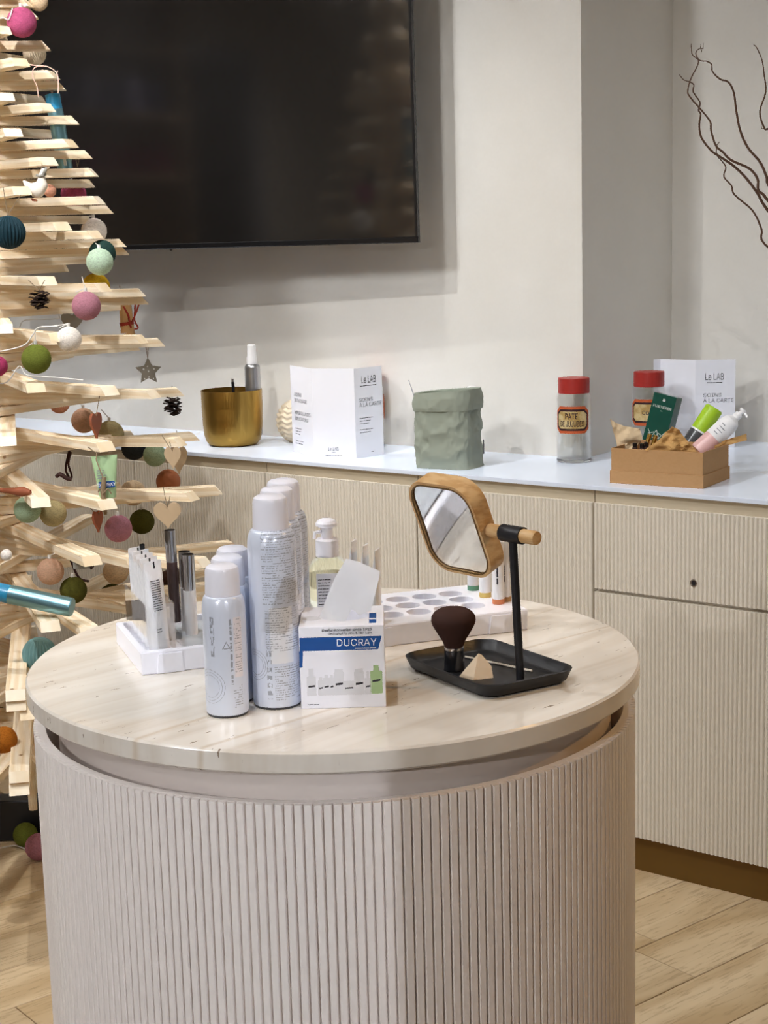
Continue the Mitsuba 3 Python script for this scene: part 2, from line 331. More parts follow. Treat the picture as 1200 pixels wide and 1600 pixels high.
# ------------------------------------------------------------------ room shell
CF, CW, CB, CX = 1.977, 2.353, 2.846, -1.0916               # cabinet front, wall with the screen, wall of the niche, corner
ZT, ZS = 0.9308, 0.9195                                      # worktop, its underside
struct('floor', box(-5, 2.6, -4.5, 3.0, -0.06, -0.004), 'm_joint')
dirs, nrm = A(*FD_, 0), A(*FN_, 0)
board = ply(cbox(BL - 0.0022, BW - 0.0022, 0.012, 0.0010, (0, 0, -0.006)), 'm_floor')
def f_rand(i): return 0.0
boards = 0
rr = random.Random(5)
def cell_np(i, j=0, k=0):                                   # the floor texture's own random numbers, so that boards and grain agree
    return float(np.array(mikit.cell_rand(mi.Float(i), mi.Float(j), mi.Float(k)))[0])
for i in range(-6, 17):
    off = cell_np(i, 1)
    for j in range(-3, 4):
        s = (j + 0.5 - off) * BL; w = BO + (i + 0.5) * BW; c = dirs * s + nrm * w
        if not (-2.75 < c[0] < 0.75 and -0.7 < c[1] < 2.45): continue
        part('floor', 'plank', {**board, 'to_world': T4(basis(c, dirs, nrm))}, None); boards += 1
struct('ceiling', box(-5, 2.6, -4.5, 3.0, CEIL, CEIL + 0.06), 'm_ceiling')
struct('wall_back', box(-5, CX, CW, CW + 0.06, 0, CEIL), 'm_wall')
struct('wall_return', box(CX - 0.06, CX, CW + 0.06, CB + 0.06, 0, CEIL), 'm_wall')
struct('wall_niche', box(CX, 2.6, CB, CB + 0.06, 0, CEIL), 'm_wall')
struct('wall_left', box(-5.06, -5, -4.5, 3.0, 0, CEIL), 'm_far_wall')
struct('wall_right', box(2.6, 2.66, -4.5, 3.0, 0, CEIL), 'm_wall')
struct('wall_front', box(-5, 2.6, -4.56, -4.5, 0, CEIL), 'm_far_wall')
struct('pillar', box(1.2857, 1.5007, -0.8724, -0.6024, 0, CEIL), 'm_wall')


# shelving and a dark doorway on the far wall, seen only as reflections in the screen
mat('m_shelf', '#a08a70', 0.6, 0.3); mat('m_door', '#241f1e', 0.4, 0.4); mat('m_door_frame', '#9a9ca6', 0.5, 0.3)
mat('m_navy', '#222a55', 0.4, 0.4); mat('m_lavender', '#8d8aa6', 0.5, 0.3); mat('m_magenta', '#8a2b56', 0.5, 0.3)
k = thing('shelf_unit', 'tall brown shelf unit mirrored in the left of the screen', 'shelf')
part(k, 'upright', box(-4.99, -4.68, 0.02, 0.05, 0, 2.7), 'm_shelf'); part(k, 'upright', box(-4.99, -4.68, -1.16, -1.13, 0, 2.7), 'm_shelf'); part(k, 'back', box(-4.99, -4.975, -1.13, 0.02, 0.05, 2.7), 'm_shelf')
for z in (0.10, 0.55, 0.98, 1.40, 1.78, 2.09, 2.42): part(k, 'shelf', box(-4.975, -4.68, -1.13, 0.02, z, z + 0.03), 'm_shelf')
for i in range(6):
    y = -1.06 + i * 0.17
    solid('carton', box(-4.90, -4.76, y, y + 0.13, 2.121, 2.28 + 0.03 * (i % 2), 0.002), 'm_lavender' if i % 2 else 'm_navy', ('pale lavender' if i % 2 else 'dark blue') + ' carton on a high shelf mirrored in the screen, ' + ['first', 'second', 'third', 'fourth', 'fifth', 'sixth'][i] + ' from the door', 'carton', group='cartons on the mirrored shelf')
for i in range(7):
    kk = thing('shelf_bottle', 'magenta bottle on a shelf mirrored in the screen, ' + ['first', 'second', 'third', 'fourth', 'fifth', 'sixth', 'last'][i] + ' from the door', 'bottle', 'bottles on the mirrored shelf')
    part(kk, 'body', lathe([(0, 0), (0.03, 0), (0.03, 0.11), (0.012, 0.13), (0.012, 0.16), (0, 0.16)], 20, upright((-4.80, -1.06 + i * 0.145, 1.811), (0, 0, 1))), 'm_magenta', 30)
k = key('door_1'); tag(k, kind='structure'); part(k, 'leaf', box(-4.995, -4.97, -2.15, -1.42, 0.0, 2.46), 'm_door')
part(k, 'frame', cat(box(-4.995, -4.94, -2.23, -2.15, 0, 2.53), box(-4.995, -4.94, -1.42, -1.34, 0, 2.53), box(-4.995, -4.94, -2.15, -1.42, 2.46, 2.53)), 'm_door_frame')
# ceiling spotlights
where = ['above the screen', 'above the apothecary jars', 'above the counter between screen and jars', 'above the far end of the screen', 'straight above the round table', 'between table and slat tree', 'far off in the shop, cool white', 'behind the photographer, cool white', 'above the drawer unit', 'before the shelves', 'behind the slat tree', 'far off to the right, warm', 'shaped as a wide disc', 'shaped as a wide tilted disc', 'shaped as a wide disc over the shop floor', 'above the front of the slat tree']
for (xyz, aim, power, col, lr), wh in zip(SPOTS, where):
    x, y = xyz[:2]; zl = xyz[2] if len(xyz) > 2 else CEIL - 0.07        # two hang lower on rods
    k = thing('ceiling_spotlight', 'round white ceiling spotlight ' + wh, 'lamp', 'ceiling spotlights')
    d = A(aim) - A(x, y, zl - 0.02); d /= np.linalg.norm(d); M = upright((x, y, zl), -d, A(1, 0.3, 0))
    sn = wh.startswith('behind the photographer') or wh.startswith('far off')
    wash = lr == 0.014 and 'front' not in wh
    big = lr > 0.1      # narrow beams: deep black barrels
    part(k, 'housing', lathe([(0.0, 0.075), (0.038, 0.075), (0.044, 0.065), (0.044, -0.028), (0.041, -0.028), (0.041, 0.0), (0.0, 0.0)][::-1] if not sn and not big and not wash else [(0.0, 0.06), (0.034, 0.06), (0.034, -0.058), (0.031, -0.058), (0.031, 0.0), (0.0, 0.0)][::-1] if wash else [(0.0, 0.03), (0.18, 0.03), (0.18, -0.01), (0.165, -0.01), (0.165, 0.0), (0.0, 0.0)][::-1] if big else [(0.0, 0.06), (0.034, 0.06), (0.034, -0.095), (0.031, -0.095), (0.031, 0.0), (0.0, 0.0)][::-1], 24, M), 'm_black' if sn or wash else 'm_white_gloss', True)
    lens = lathe([(0.0, -0.002), (lr, -0.002)], 24, M)
    q = part(k, 'lens', lens, 'm_white_gloss')
    scene[q]['emitter'] = {'type': 'area', 'radiance': {'type': 'rgb', 'value': [power * c / (PI * lr * lr) for c in col]}}
    part(k, 'mount', tube([(x, y, CEIL), (x, y, zl + 0.02)], 0.012, 8), 'm_white_gloss')

# ------------------------------------------------------------------ counter along the wall
XL, XR = -4.4, 0.75
g0, g1 = -1.3591, -0.8472
k = solid('worktop', cat(box(XL, XR, CF - 0.003, CW, ZS, ZT, 0.0012), box(CX + 0.001, XR, CW, CB, ZS, ZT)), 'm_worktop', 'long white marble-look worktop running along the wall', 'worktop')
def ribbed(w, h, pitch=0.01068, depth=0.0045):              # fluted door front, standing at y = 0 and facing -y
    n = int(round(w / pitch)); p = w / n; xs, ys = [], []
    for i in range(n):
        for a, d in ((0.0, 0.0), (0.10, 0.55), (0.28, 0.95), (0.5, 1.0), (0.72, 0.95), (0.90, 0.55)):
            xs.append((i + a) * p); ys.append(-d * depth)
    xs.append(w); ys.append(0.0); m = len(xs); xs, ys = A(xs), A(ys)
    V = np.vstack([np.stack([xs, ys, 0 * xs], 1), np.stack([xs, ys, 0 * xs + h], 1), np.stack([xs, 0 * xs + 0.018, 0 * xs], 1), np.stack([xs, 0 * xs + 0.018, 0 * xs + h], 1)])
    i = np.arange(m - 1); q = lambda a, b: [np.stack([a + i, a + i + 1, b + i + 1], 1), np.stack([a + i, b + i + 1, b + i], 1)]
    F = np.vstack(q(0, m) + q(m, 3 * m) + q(2 * m, 0) + q(3 * m, 2 * m) + [np.array([[0, m, 3 * m], [0, 3 * m, 2 * m], [m - 1, 3 * m - 1, 4 * m - 1], [m - 1, 4 * m - 1, 2 * m - 1]])])
    return TM(V, F)
ZD, ZG, ZK = 0.8896, 0.6834, 0.0936
GAP = 0.0022
names = ['fluted cream base cabinet with a drawer and a lock, rightmost', 'fluted cream base cabinet left of the drawer unit, below the green paper bag', 'fluted cream base cabinet behind the spray cans, below the white leaflet',
         'fluted cream base cabinet behind the lower ends of the slat tree', 'fluted cream base cabinet hidden behind the trunk of the slat tree', 'fluted cream base cabinet beyond the slat tree', 'fluted cream base cabinet at the far end of the counter']
unit_edges = [XR] + [g1 - 0.512 * i for i in range(7)]
for i in range(7):
    x0, x1 = unit_edges[i + 1], unit_edges[i]
    if i == 0: x0, x1 = g1, XR
    k = thing('base_cabinet', names[i], 'cabinet')
    part(k, 'body', box(x0 + 0.001, x1 - 0.001, CF + 0.022, CW - 0.005, ZK, ZS), 'm_cabinet')
    part(k, 'fascia', box(x0 + 0.0012, x1 - 0.0012, CF + 0.012, CF + 0.0225, ZD - 0.02, ZS - 0.0005), 'm_fascia')
    part(k, 'plinth', box(x0, x1, CF + 0.030, CF + 0.046, 0, ZK + 0.004), 'm_bronze')
    cols = [(x0, x1)]
    if i == 0: cols = [(g1, g1 + 0.80), (g1 + 0.80, XR)]
    for a, b in cols:
        if i == 0:
            d = part(k, 'drawer', mv(ribbed(b - a - 2 * GAP, ZD - ZG - 0.003), (a + GAP, CF + 0.0045, ZG + 0.003)), 'm_cabinet', 25)
            if a == g1:
                L = A((-0.5878, 1.977, 0.7276)); M = basis((L[0], CF + 0.0005, L[2]), (1, 0, 0), (0, 0, 1))
                part(d, 'lock', cat(lathe([(0.0056, -0.004), (0.0085, -0.004), (0.0085, 0.0016), (0.0062, 0.0016), (0.0056, -0.004)], 24, M)), 'm_chrome', 30, 'round chrome lock')
                part(d, 'keyhole', lathe([(0.0, 0.0008), (0.0056, 0.0008)][::-1], 20, M), 'm_black')
            part(k, 'door', mv(ribbed(b - a - 2 * GAP, ZG - 0.006 - ZK), (a + GAP, CF + 0.0045, ZK)), 'm_cabinet', 25)
        else:
            part(k, 'door', mv(ribbed(b - a - 2 * GAP, ZD - ZK), (a + GAP, CF + 0.0045, ZK)), 'm_cabinet', 25)

# ------------------------------------------------------------------ screen on the wall
k = thing('television', 'large black wall mounted television screen above the counter', 'television')
tx1, tx0, tz0, ty = -1.4733, -3.1433, 1.4964, 2.17
tv = lambda m: xf(xf(m, rot((1, 0, 0), 0.012, (0, ty, tz0))), rot((0, 0, 1), 0.065, (tx1, ty, 0)))
part(k, 'casing', tv(cat(box(tx0 + 0.001, tx1 - 0.001, ty + 0.002, ty + 0.010, tz0 + 0.0005, tz0 + 0.9545), box(tx0 + 0.2, tx1 - 0.25, ty + 0.010, ty + 0.045, tz0 + 0.1, tz0 + 0.8, 0.004))), 'm_bezel')
part(k, 'screen', tv(box(tx0 + 0.008, tx1 - 0.008, ty - 0.0005, ty + 0.006, tz0 + 0.016, tz0 + 0.947)), 'm_screen')
part(k, 'bezel', tv(cat(box(tx0, tx1, ty - 0.003, ty + 0.006, tz0, tz0 + 0.0155, 0.002), box(tx0, tx0 + 0.0078, ty - 0.003, ty + 0.006, tz0 + 0.0155, tz0 + 0.955), box(tx1 - 0.0078, tx1, ty - 0.003, ty + 0.006, tz0 + 0.0155, tz0 + 0.955), box(tx0, tx1, ty - 0.003, ty + 0.006, tz0 + 0.947, tz0 + 0.955))), 'm_bezel')
part(k, 'sensor', tv(mv(lathe([(0, -0.006), (0.003, -0.005), (0.0045, 0.0)], 12), (-2.3276, ty + 0.004, tz0))), 'm_bezel')
part(k, 'wall_bracket', box((tx0 + tx1) / 2 - 0.25, (tx0 + tx1) / 2 + 0.25, ty - 0.022, CW - 0.001, tz0 + 0.25, tz0 + 0.65), 'm_bezel')

# ------------------------------------------------------------------ round display table
TZ, TR, TB, DZ, DR = 1.102, 0.2998, 1.0825, 1.0555, 0.2955
k = thing('display_table', 'round display table with a travertine top on a fluted white drum', 'table')
part(k, 'tabletop', lathe([(0, TB + 0.0005), (TR - 0.003, TB + 0.0005), (TR - 0.0005, TZ - 0.0018), (TR - 0.002, TZ), (0, TZ)], 160), 'm_travertine', True, 'polished beige travertine top')
part(k, 'edge', lathe([(TR - 0.03, TB), (TR - 0.002, TB), (TR, TB + 0.002), (TR, TZ - 0.002), (TR - 0.0006, TZ - 0.0014)], 160), 'm_travertine', True)
part(k, 'recess_band', lathe([(0.272, 0.99), (0.272, TB + 0.001)], 120), 'm_ring', True)
part(k, 'drum', lathe([(0.0, 0.02), (0.2905, 0.02), (0.2905, DZ), (0.284, DZ), (0.284, 1.0), (0.0, 1.0)], 120), 'm_drum', True)
NR = 228
pr_ = 2 * PI * DR / NR
rw = pr_ / 2
prof = [(-rw * 0.88, 0), (rw * 0.88, 0), (rw * 0.80, 0.0040), (rw * 0.64, 0.0050), (-rw * 0.64, 0.0050), (-rw * 0.80, 0.0040)]
rib = ply(mv(xf(extr(prof, DZ - 0.022 - 0.0002), rot((0, 0, 1), PI / 2)), (0, 0, 0.022)), 'm_drum')
for i in range(NR):
    # rib section: x outward after the quarter turn
    ang = 2 * PI * i / NR
    part(k, 'rib', {**rib, 'to_world': T4(basis((0.2903 * math.cos(ang), 0.2903 * math.sin(ang), 0), (-math.cos(ang), -math.sin(ang), 0), (math.sin(ang), -math.cos(ang), 0)))}, None)

# ------------------------------------------------------------------ spray cans
def spray_can(c, big, label, group, turn=0.0):
    k = thing('spray_can', label, 'spray can', group)
    r, H, cap_r, cap_h = (0.0214, 0.1890, 0.0152, 0.0300) if big else (0.0187, 0.1335, 0.0147, 0.0270)
    sh = 0.016 if big else 0.0145
    zb = H - cap_h - sh
    M = upright(c, (0, 0, 1))
    if turn: M = M @ rot((0, 0, 1), turn)
    prof = [(0, 0.0012), (r - 0.002, 0.0012), (r - 0.0005, 0.0022), (r, 0.004), (r, zb)] + [(cap_r + 0.0005 + (r - cap_r - 0.0005) * math.cos(t) ** 0.9, zb + sh * math.sin(t)) for t in np.linspace(0.15, PI / 2 - 0.02, 10)] + [(cap_r - 0.002, H - cap_h)]
    m, uv = lathe(prof, 56, M, True)
    part(k, 'body', m, 'm_can_large' if big else 'm_can_small', True, uv=uv)
    part(k, 'base_rim', lathe([(0, 0.0), (r - 0.0012, 0.0), (r - 0.0004, 0.0018), (r - 0.0015, 0.0024)], 48, M), 'm_can_rim', True)
    part(k, 'cap', lathe([(cap_r, H - cap_h - 0.0004), (cap_r + 0.0006, H - cap_h + 0.001), (cap_r, H - 0.006), (cap_r - 0.001, H - 0.003), (cap_r - 0.0035, H - 0.001), (cap_r * 0.45, H), (0, H)], 44, M), 'm_can_cap', True)
    return k
bc, sc_ = A((0.0625, -0.156, 1.102)), A((0.0435, -0.2003, 1.102))
big_d, small_d = A((-0.5552, 0.8317, 0.0)), A((-0.5912, 0.8065, 0.0))
for i, w in enumerate(('front can of the row of tall spray cans, small print facing out', 'second can of the row of tall spray cans, behind the front one', 'rearmost can of the row of tall spray cans')):
    spray_can(bc + big_d * 0.0445 * i, True, 'tall pale blue ' + w.replace(' of the row of tall spray cans', ' in the row of tall sprays'), 'tall spray cans', 0.0 if i == 0 else 0.25 * i)
for i, w in enumerate(('front can in the row of short sprays, nearest the table edge', 'second can in the row of short sprays', 'rearmost can in the row of short sprays')):
    spray_can(sc_ + small_d * 0.039 * i, False, 'short pale blue-white ' + w, 'short spray cans', 0.0 if i == 0 else -0.3 * i)

# ------------------------------------------------------------------ tissue box
k = thing('tissue_box', 'white cube tissue box with a blue band and a tissue sticking out', 'tissue box')
fl, fr = A((0.0918, -0.1581, 1.102)), A((0.151, -0.1126, 1.102))
bw = float(np.linalg.norm(fr - fl)); ex = (fr - fl) / bw; ey = np.cross(EZ, ex); bh = 0.0742; bd = 0.074
MB = basis(fl, ex, ey)
S = man(cbox(bw, bd, bh, 0.0006, (bw / 2, bd / 2, bh / 2)))
hole = man(mv(extr(Point(0, 0).buffer(1, quad_segs=10), 0.03), (0, 0, -0.015)))
hole = hole.scale((0.023, 0.019, 1.0)).translate((bw * 0.52, bd * 0.52, bh))
part(k, 'carton', xf(unman(S - hole), MB), 'm_white_paper')
FB = MB @ np.array([[1, 0, 0, 0], [0, 0, -1, 0], [0, 1, 0, 0], [0, 0, 0, 1.0]])   # x right, y up, z out of the front
def print_on(M, polys, z=0.00015):
    return xf(cat(*[mv(extr(p, z), (0, 0, 0)) for p in polys]), M)
u = bw / 0.131                                              # front drawn on a 131 by 131 grid of millimetres
P = lambda *pts: Polygon([(x * u / 1000, y * u / 1000) for x, y in pts])
part(k, 'blue_band', print_on(FB, [P((1, 92), (121, 92), (127, 113), (1, 113)), P((0, 66), (4, 66), (6, 92), (0, 92))]), 'm_blue', label='blue band with a slanted end')
part(k, 'lettering', xf(mv(words('DUCRAY', 0.0062, 'r'), (0.119 * u, 0.0985 * u, 0.0002)), FB), 'm_white_paper', kind='stuff')
part(k, 'slogan', xf(cat(mv(words('Useful innovation since 1920', 0.0023, 'r', bold=True), (0.112 * u, 0.122 * u, 0.0001)), mv(words('dedicated to skin & hair care', 0.0021, 'r'), (0.112 * u, 0.1168 * u, 0.0001))), FB), 'm_ink', kind='stuff')
part(k, 'small_print', xf(cat(mv(words('xxxxxxxxxxxxxxx xxxxxxx', 0.0013, 'r'), (0.118 * u, 0.0938 * u, 0.0002))), FB), 'm_pale_ink', kind='stuff')
def pic(x, w, h, neck, nh, y=22): # a printed bottle: body and neck
    b = P((x, y), (x + w, y), (x + w, y + h), (x, y + h)).buffer(0.0007); n = P((x + w / 2 - neck / 2, y + h), (x + w / 2 + neck / 2, y + h), (x + w / 2 + neck / 2, y + h + nh), (x + w / 2 - neck / 2, y + h + nh))
    return b.union(n)
pics = [(11, 12, 28, 8, 14), (28, 7, 22, 5, 6), (36, 8, 26, 5, 6), (46, 5, 26, 4, 5), (53, 13, 34, 13, 6), (67, 15, 20, 15, 1), (84, 13, 34, 13, 6), (100, 8, 24, 4, 12)]
for q in pics:
    b = part(k, 'printed_bottle', print_on(FB, [pic(*q)]), 'm_pale_ink')
    x, w, h = q[0], q[1], q[2]
    part(b, 'print_band', print_on(FB, [P((x + w * 0.1, 22 + h * 0.42), (x + w * 0.95, 22 + h * 0.46), (x + w * 0.95, 22 + h * 0.56), (x + w * 0.1, 22 + h * 0.52))], 0.0003), 'm_ink')
mat('m_green_print', '#a3bf8e', 0.6, 0.2)
b = part(k, 'printed_bottle', print_on(FB, [pic(110, 14, 32, 6, 10, 24).buffer(0.0006)]), 'm_green_print', label='green bottle in the printed picture')
part(b, 'print_band', print_on(FB, [P((111, 40), (123, 42), (123, 45), (111, 43))], 0.0003), 'm_ink')
part(k, 'logo', xf(cat(mv(words('xxxxxx xxxxx', 0.0014, 'l'), (0.010 * u, 0.006 * u, 0.0001))), FB), 'm_grey_ink', kind='stuff')
TT = MB @ np.array([[1, 0, 0, 0], [0, 1, 0, 0], [0, 0, 1, bh], [0, 0, 0, 1.0]])
part(k, 'top_tag', print_on(TT, [P((108, 14), (119, 14), (119, 78), (108, 78))]), 'm_blue')
part(k, 'top_print', print_on(TT, [Point(0.010, 0.030).buffer(0.0085)]), 'm_pale_ink')
part(k, 'top_lettering', xf(mv(words('xx', 0.005, 'c'), (0.1135 * u, 0.036 * u, 0.0002)), TT), 'm_white_paper', kind='stuff')
# the tissue: a folded sheet standing out of the opening
TP = A(((0.2018, -0.2593, 1.2205), (0.2056, -0.2563, 1.2326), (0.2124, -0.2511, 1.2516), (0.2194, -0.2457, 1.2664), (0.2267, -0.24, 1.2636), (0.2397, -0.2299, 1.2551), (0.2388, -0.2306, 1.2491), (0.2362, -0.2326, 1.2376), (0.2336, -0.2346, 1.2255), (0.2265, -0.2402, 1.2207), (0.2219, -0.2437, 1.2259), (0.2177, -0.2469, 1.2164), (0.2099, -0.253, 1.2177)))
def sheet(outline, n=E2, amp=0.006, seed=2, thick=0.0005, folds=3.2):
    c = outline.mean(0); ax, ay = E1, EZ
    poly = Polygon([((q - c) @ ax, (q - c) @ ay) for q in outline]).buffer(0)
    m = extr(poly, thick); m = m.subdivide_to_size(0.004) if hasattr(m, 'subdivide_to_size') else m
    v = m.vertices.copy(); nz = meshkit.fbm(np.stack([v[:, 0] * 60, v[:, 1] * 25, 0 * v[:, 0]], 1), 3, seed) - 0.5
    d = v[:, 2] + amp * np.sin(v[:, 0] * folds * 100 + v[:, 1] * 90) + nz * amp * 1.6
    q = TM(c + v[:, :1] * ax + v[:, 1:2] * ay + d[:, None] * n, m.faces[(m.triangles_center[:, 2] > thick * 0.9)]); q.remove_unreferenced_vertices(); return q
part(k, 'tissue', sheet(TP, -E2, 0.0016, folds=1.3), 'm_tissue', 60, 'white tissue sticking out of the opening')

# ------------------------------------------------------------------ pump bottle
k = thing('pump_bottle', 'clear pale green pump bottle with a white pump behind the tissue box', 'bottle')
c = A((-0.0429, 0.0459, 1.1245))
M = upright(c, (0, 0, 1)); zt_ = 0.1044; zn = 0.0652
bw_ = 0.0212
def bottle(w, d, h, neck, s=1.0, n=40):
    zs = [0, 0.002, 0.006, h - 0.016, h - 0.010, h - 0.005, h - 0.0015, h]; ks = [0.9, 0.97, 1.0, 1.0, 0.93, 0.76, 0.5, neck / w]
    th = np.linspace(0, 2 * PI, n, endpoint=False); V = []
    for z, q in zip(zs, ks):
        e = 2 / 3.2
        x = np.sign(np.cos(th)) * np.abs(np.cos(th)) ** e * max(w * q, neck) * s; y = np.sign(np.sin(th)) * np.abs(np.sin(th)) ** e * max(d * q, neck) * s
        V.append(np.stack([x, y, 0 * x + z], 1))
    V = np.vstack(V + [[[0, 0, 0]], [[0, 0, h]]]); F = []
    for i in range(len(zs) - 1):
        for j in range(n):
            a, b = i * n + j, i * n + (j + 1) % n; F += [[a, b, b + n], [a, b + n, a + n]]
    t = len(zs) * n
    for j in range(n): F += [[t, (j + 1) % n, j], [t + 1, t - n + j, t - n + (j + 1) % n]]
    return TM(V, F)
part(k, 'bottle', xf(bottle(bw_, 0.016, zn, 0.0115), M), 'm_green_liquid', 40)
part(k, 'label', xf(mv(cbox(0.024, 0.0004, 0.045), (0.0, -0.0166, zn * 0.42)), M), 'm_white_paper')
part(k, 'label_print', xf(cat(*[mv(xf(words('xxxxx xx xxxx xxx'[i % 4:] , 0.0013, 'l'), rot((1, 0, 0), PI / 2)), (-0.0105, -0.01685, zn * 0.42 + 0.016 - i * 0.0032)) for i in range(9)]), M), 'm_ink', kind='stuff')
ph = zt_ - zn
part(k, 'collar', lathe([(0.0118, zn), (0.0118, zn + ph * 0.42), (0.0105, zn + ph * 0.46), (0.006, zn + ph * 0.46)], 32, M), 'm_white_plastic', True)
part(k, 'pump_stem', lathe([(0.0062, zn + ph * 0.44), (0.0062, zn + ph * 0.78), (0.0078, zn + ph * 0.78)], 24, M), 'm_white_plastic', True)
part(k, 'pump_head', cat(lathe([(0.0078, zn + ph * 0.76), (0.0110, zn + ph * 0.80), (0.0110, zn + ph * 0.87), (0.009, zn + ph * 0.94), (0.0045, zn + ph * 0.99), (0, zn + ph)], 32, M)), 'm_white_plastic', True)
part(k, 'nozzle', xf(tube([(-0.006, -0.004, zn + ph * 0.66), (-0.012, -0.008, zn + ph * 0.66), (-0.0125, -0.0085, zn + ph * 0.5)], 0.0018, 8), M), 'm_white_plastic', 40)

# ------------------------------------------------------------------ long white display trays
TO, TA, TBv = A(-0.1081, -0.1583, TZ), A(0.54, 0.8417, 0), A(-0.8417, 0.54, 0)
MT = basis(TO, TA, TBv)
at = lambda t, s, z=0.0: TO + TA * t + TBv * s + EZ * z
TH = 0.0225
def tray(t0, t1, holes, recess, label, tabs):
    k = thing('display_tray', label, 'display tray')
    S = man(cbox(t1 - t0, 0.134, TH, 0.0012, ((t0 + t1) / 2, 0.067, TH / 2)))
    S = S - man(cbox(t1 - t0 - 0.006, 0.128, TH, 0, ((t0 + t1) / 2, 0.067, -0.0022 + TH / 2 - 0.0005)).copy()) if False else S
    for t, s in holes:
        S = S - man(mv(extr(Point(0, 0).buffer(0.0132, quad_segs=9), 0.05), (t, s, -0.01)))
    for (a, b, c_, d, z) in recess:
        S = S - man(mv(extr(rrect(b - a, d - c_, 0.004), 0.05), ((a + b) / 2, (c_ + d) / 2, z)))
    part(k, 'body', xf(unman(S), MT), 'm_white_plastic', 25)
    for t in tabs:
        q = extr([(-0.0135, 0.0006), (0.0135, 0.0006), (0.0115, 0.0195), (-0.0108, 0.0195)], 0.0016)
        part(k, 'clip_tab', xf(xf(q, basis((t, 0, 0), (1, 0, 0), (0, 0, 1))), MT), 'm_white_plastic')
    return k
cols, rows = [0.3605 - 0.0306 * i for i in range(5)], (0.1015, 0.0705, 0.0390)
tray(0.0, 0.1990, [], [(0.006, 0.193, 0.006, 0.128, TH - 0.006)], 'white display tray holding white tubes, pencil and mascaras, left one', (0.028, 0.185))
tray(0.2005, 0.4060, [(t, s) for t in cols for s in rows], [], 'white display tray with rows of round empty holes, behind the black tray', (0.243, 0.375))
# four colour sticks standing on the tray
for (t, s), colr, nm in zip([(0.3905, 0.108), (0.3885, 0.071), (0.3885, 0.036), (0.4000, 0.0440)], ['#5f9277', '#cdb469', '#d08055', '#b38a5c'], ['green', 'yellow', 'coral', 'tan']):
    k = thing('concealer_stick', f'slim white make-up stick with a {nm} band at its foot', 'make-up stick')
    c = at(t, s, TH); M = upright(c, (0, 0, 1)); r = 0.0065
    part(k, 'case', lathe([(r, 0.0055), (r, 0.066), (r - 0.0012, 0.0675), (0, 0.0675)], 28, M), 'm_white_gloss', True)
    m_ = mat('m_band_' + nm, colr, 0.4, 0.4)
    part(k, 'colour_band', lathe([(0, 0.0002), (r * 0.98, 0.0002), (r, 0.001), (r, 0.0055)], 28, M), m_, True, nm + ' band')
    if nm in ('coral', 'tan'):
        part(k, 'lettering', wrap(xf(words('xxxx xxxxxxx', 0.0026, 'l', 0.0002), rot((0, 0, 1), PI / 2)), c, r, facing(c), 0.022), 'm_ink', kind='stuff')
# clear box with five white tubes
k = thing('acrylic_holder', 'clear acrylic holder full of white sample tubes on the left tray', 'holder')
t0, t1, s0, s1, zf, hh = 0.0095, 0.0365, 0.012, 0.118, TH - 0.006, 0.049
for nm, q in (('front_panel', box(t0, t1, s0 - 0.0008, s0, zf, zf + hh)), ('back_panel', box(t0, t1, s1, s1 + 0.0008, zf, zf + hh)), ('side_panel', box(t0 - 0.0008, t0, s0, s1, zf, zf + hh)), ('side_panel', box(t1, t1 + 0.0008, s0, s1, zf, zf + hh))):
    part(k, nm, xf(q, MT), 'm_acrylic')
def tube_pack(w, d, h, M, n=28, taper=0.07):                            # squeezed tube: round foot, flat crimped end
    th = np.linspace(0, 2 * PI, n, endpoint=False); V, F = [], []
    zs = [0.0, 0.003, h * 0.12, h * 0.5, h * 0.85, h * 0.93, h]
    for z in zs:
        q = z / h; dd = d * (1 - q) ** 0.6 + 0.0007; ww = w * (1 - taper + taper * q)
        if z >= h * 0.92: dd = 0.0007
        e = 0.8; V.append(np.stack([np.sign(np.cos(th)) * np.abs(np.cos(th)) ** e * ww, np.sign(np.sin(th)) * np.abs(np.sin(th)) ** e * dd, 0 * th + z], 1))
    V = np.vstack(V + [[[0, 0, 0]], [[0, 0, h]]])
    for i in range(len(zs) - 1):
        for j in range(n):
            a, b = i * n + j, i * n + (j + 1) % n; F += [[a, b, b + n], [a, b + n, a + n]]
    t = len(zs) * n
    for j in range(n): F += [[t, (j + 1) % n, j], [t + 1, t - n + j, t - n + (j + 1) % n]]
    return xf(TM(V, F), M)
which = ['front', 'second', 'third', 'fourth', 'rearmost']
for i in range(5):
    k = thing('sample_tube', f'white squeezed sample tube in the clear holder, {which[i]} of five', 'tube', 'white tubes in the clear holder')
    o = at(0.0232, s0 + 0.012 + 0.0197 * i, zf + 0.0006)
    fx = TA * 0.86 + TBv * 0.5; M = basis(o, fx, np.cross(EZ, fx)); M = M @ rot((1, 0, 0), -0.05)
    part(k, 'body', tube_pack(0.0112, 0.0075, 0.088, M), 'm_white_gloss', 45)
    part(k, 'fold_mark', xf(cbox(0.0016, 0.0022, 0.007, 0, (0.001, 0, 0.0835)), M), 'm_black')
    part(k, 'print', xf(cat(*[mv(xf(words(w_, 0.0012, 'l', 0.0002), rot((1, 0, 0), PI / 2)), (-0.0085, -0.0016 - 0.0075 * (1 - z_ / 0.088) ** 0.6, z_)) for w_, z_ in
         [('xxxx xxxx xxxxxx', 0.069 - 0.0022 * j) for j in range(14)] + [('xxx xxxxx', 0.022), ('xxxxxx xx', 0.0195)]]), M), 'm_ink', kind='stuff')
k = thing('eyeliner_pencil', 'black pencil tip sticking up behind the white sample tubes', 'pencil')
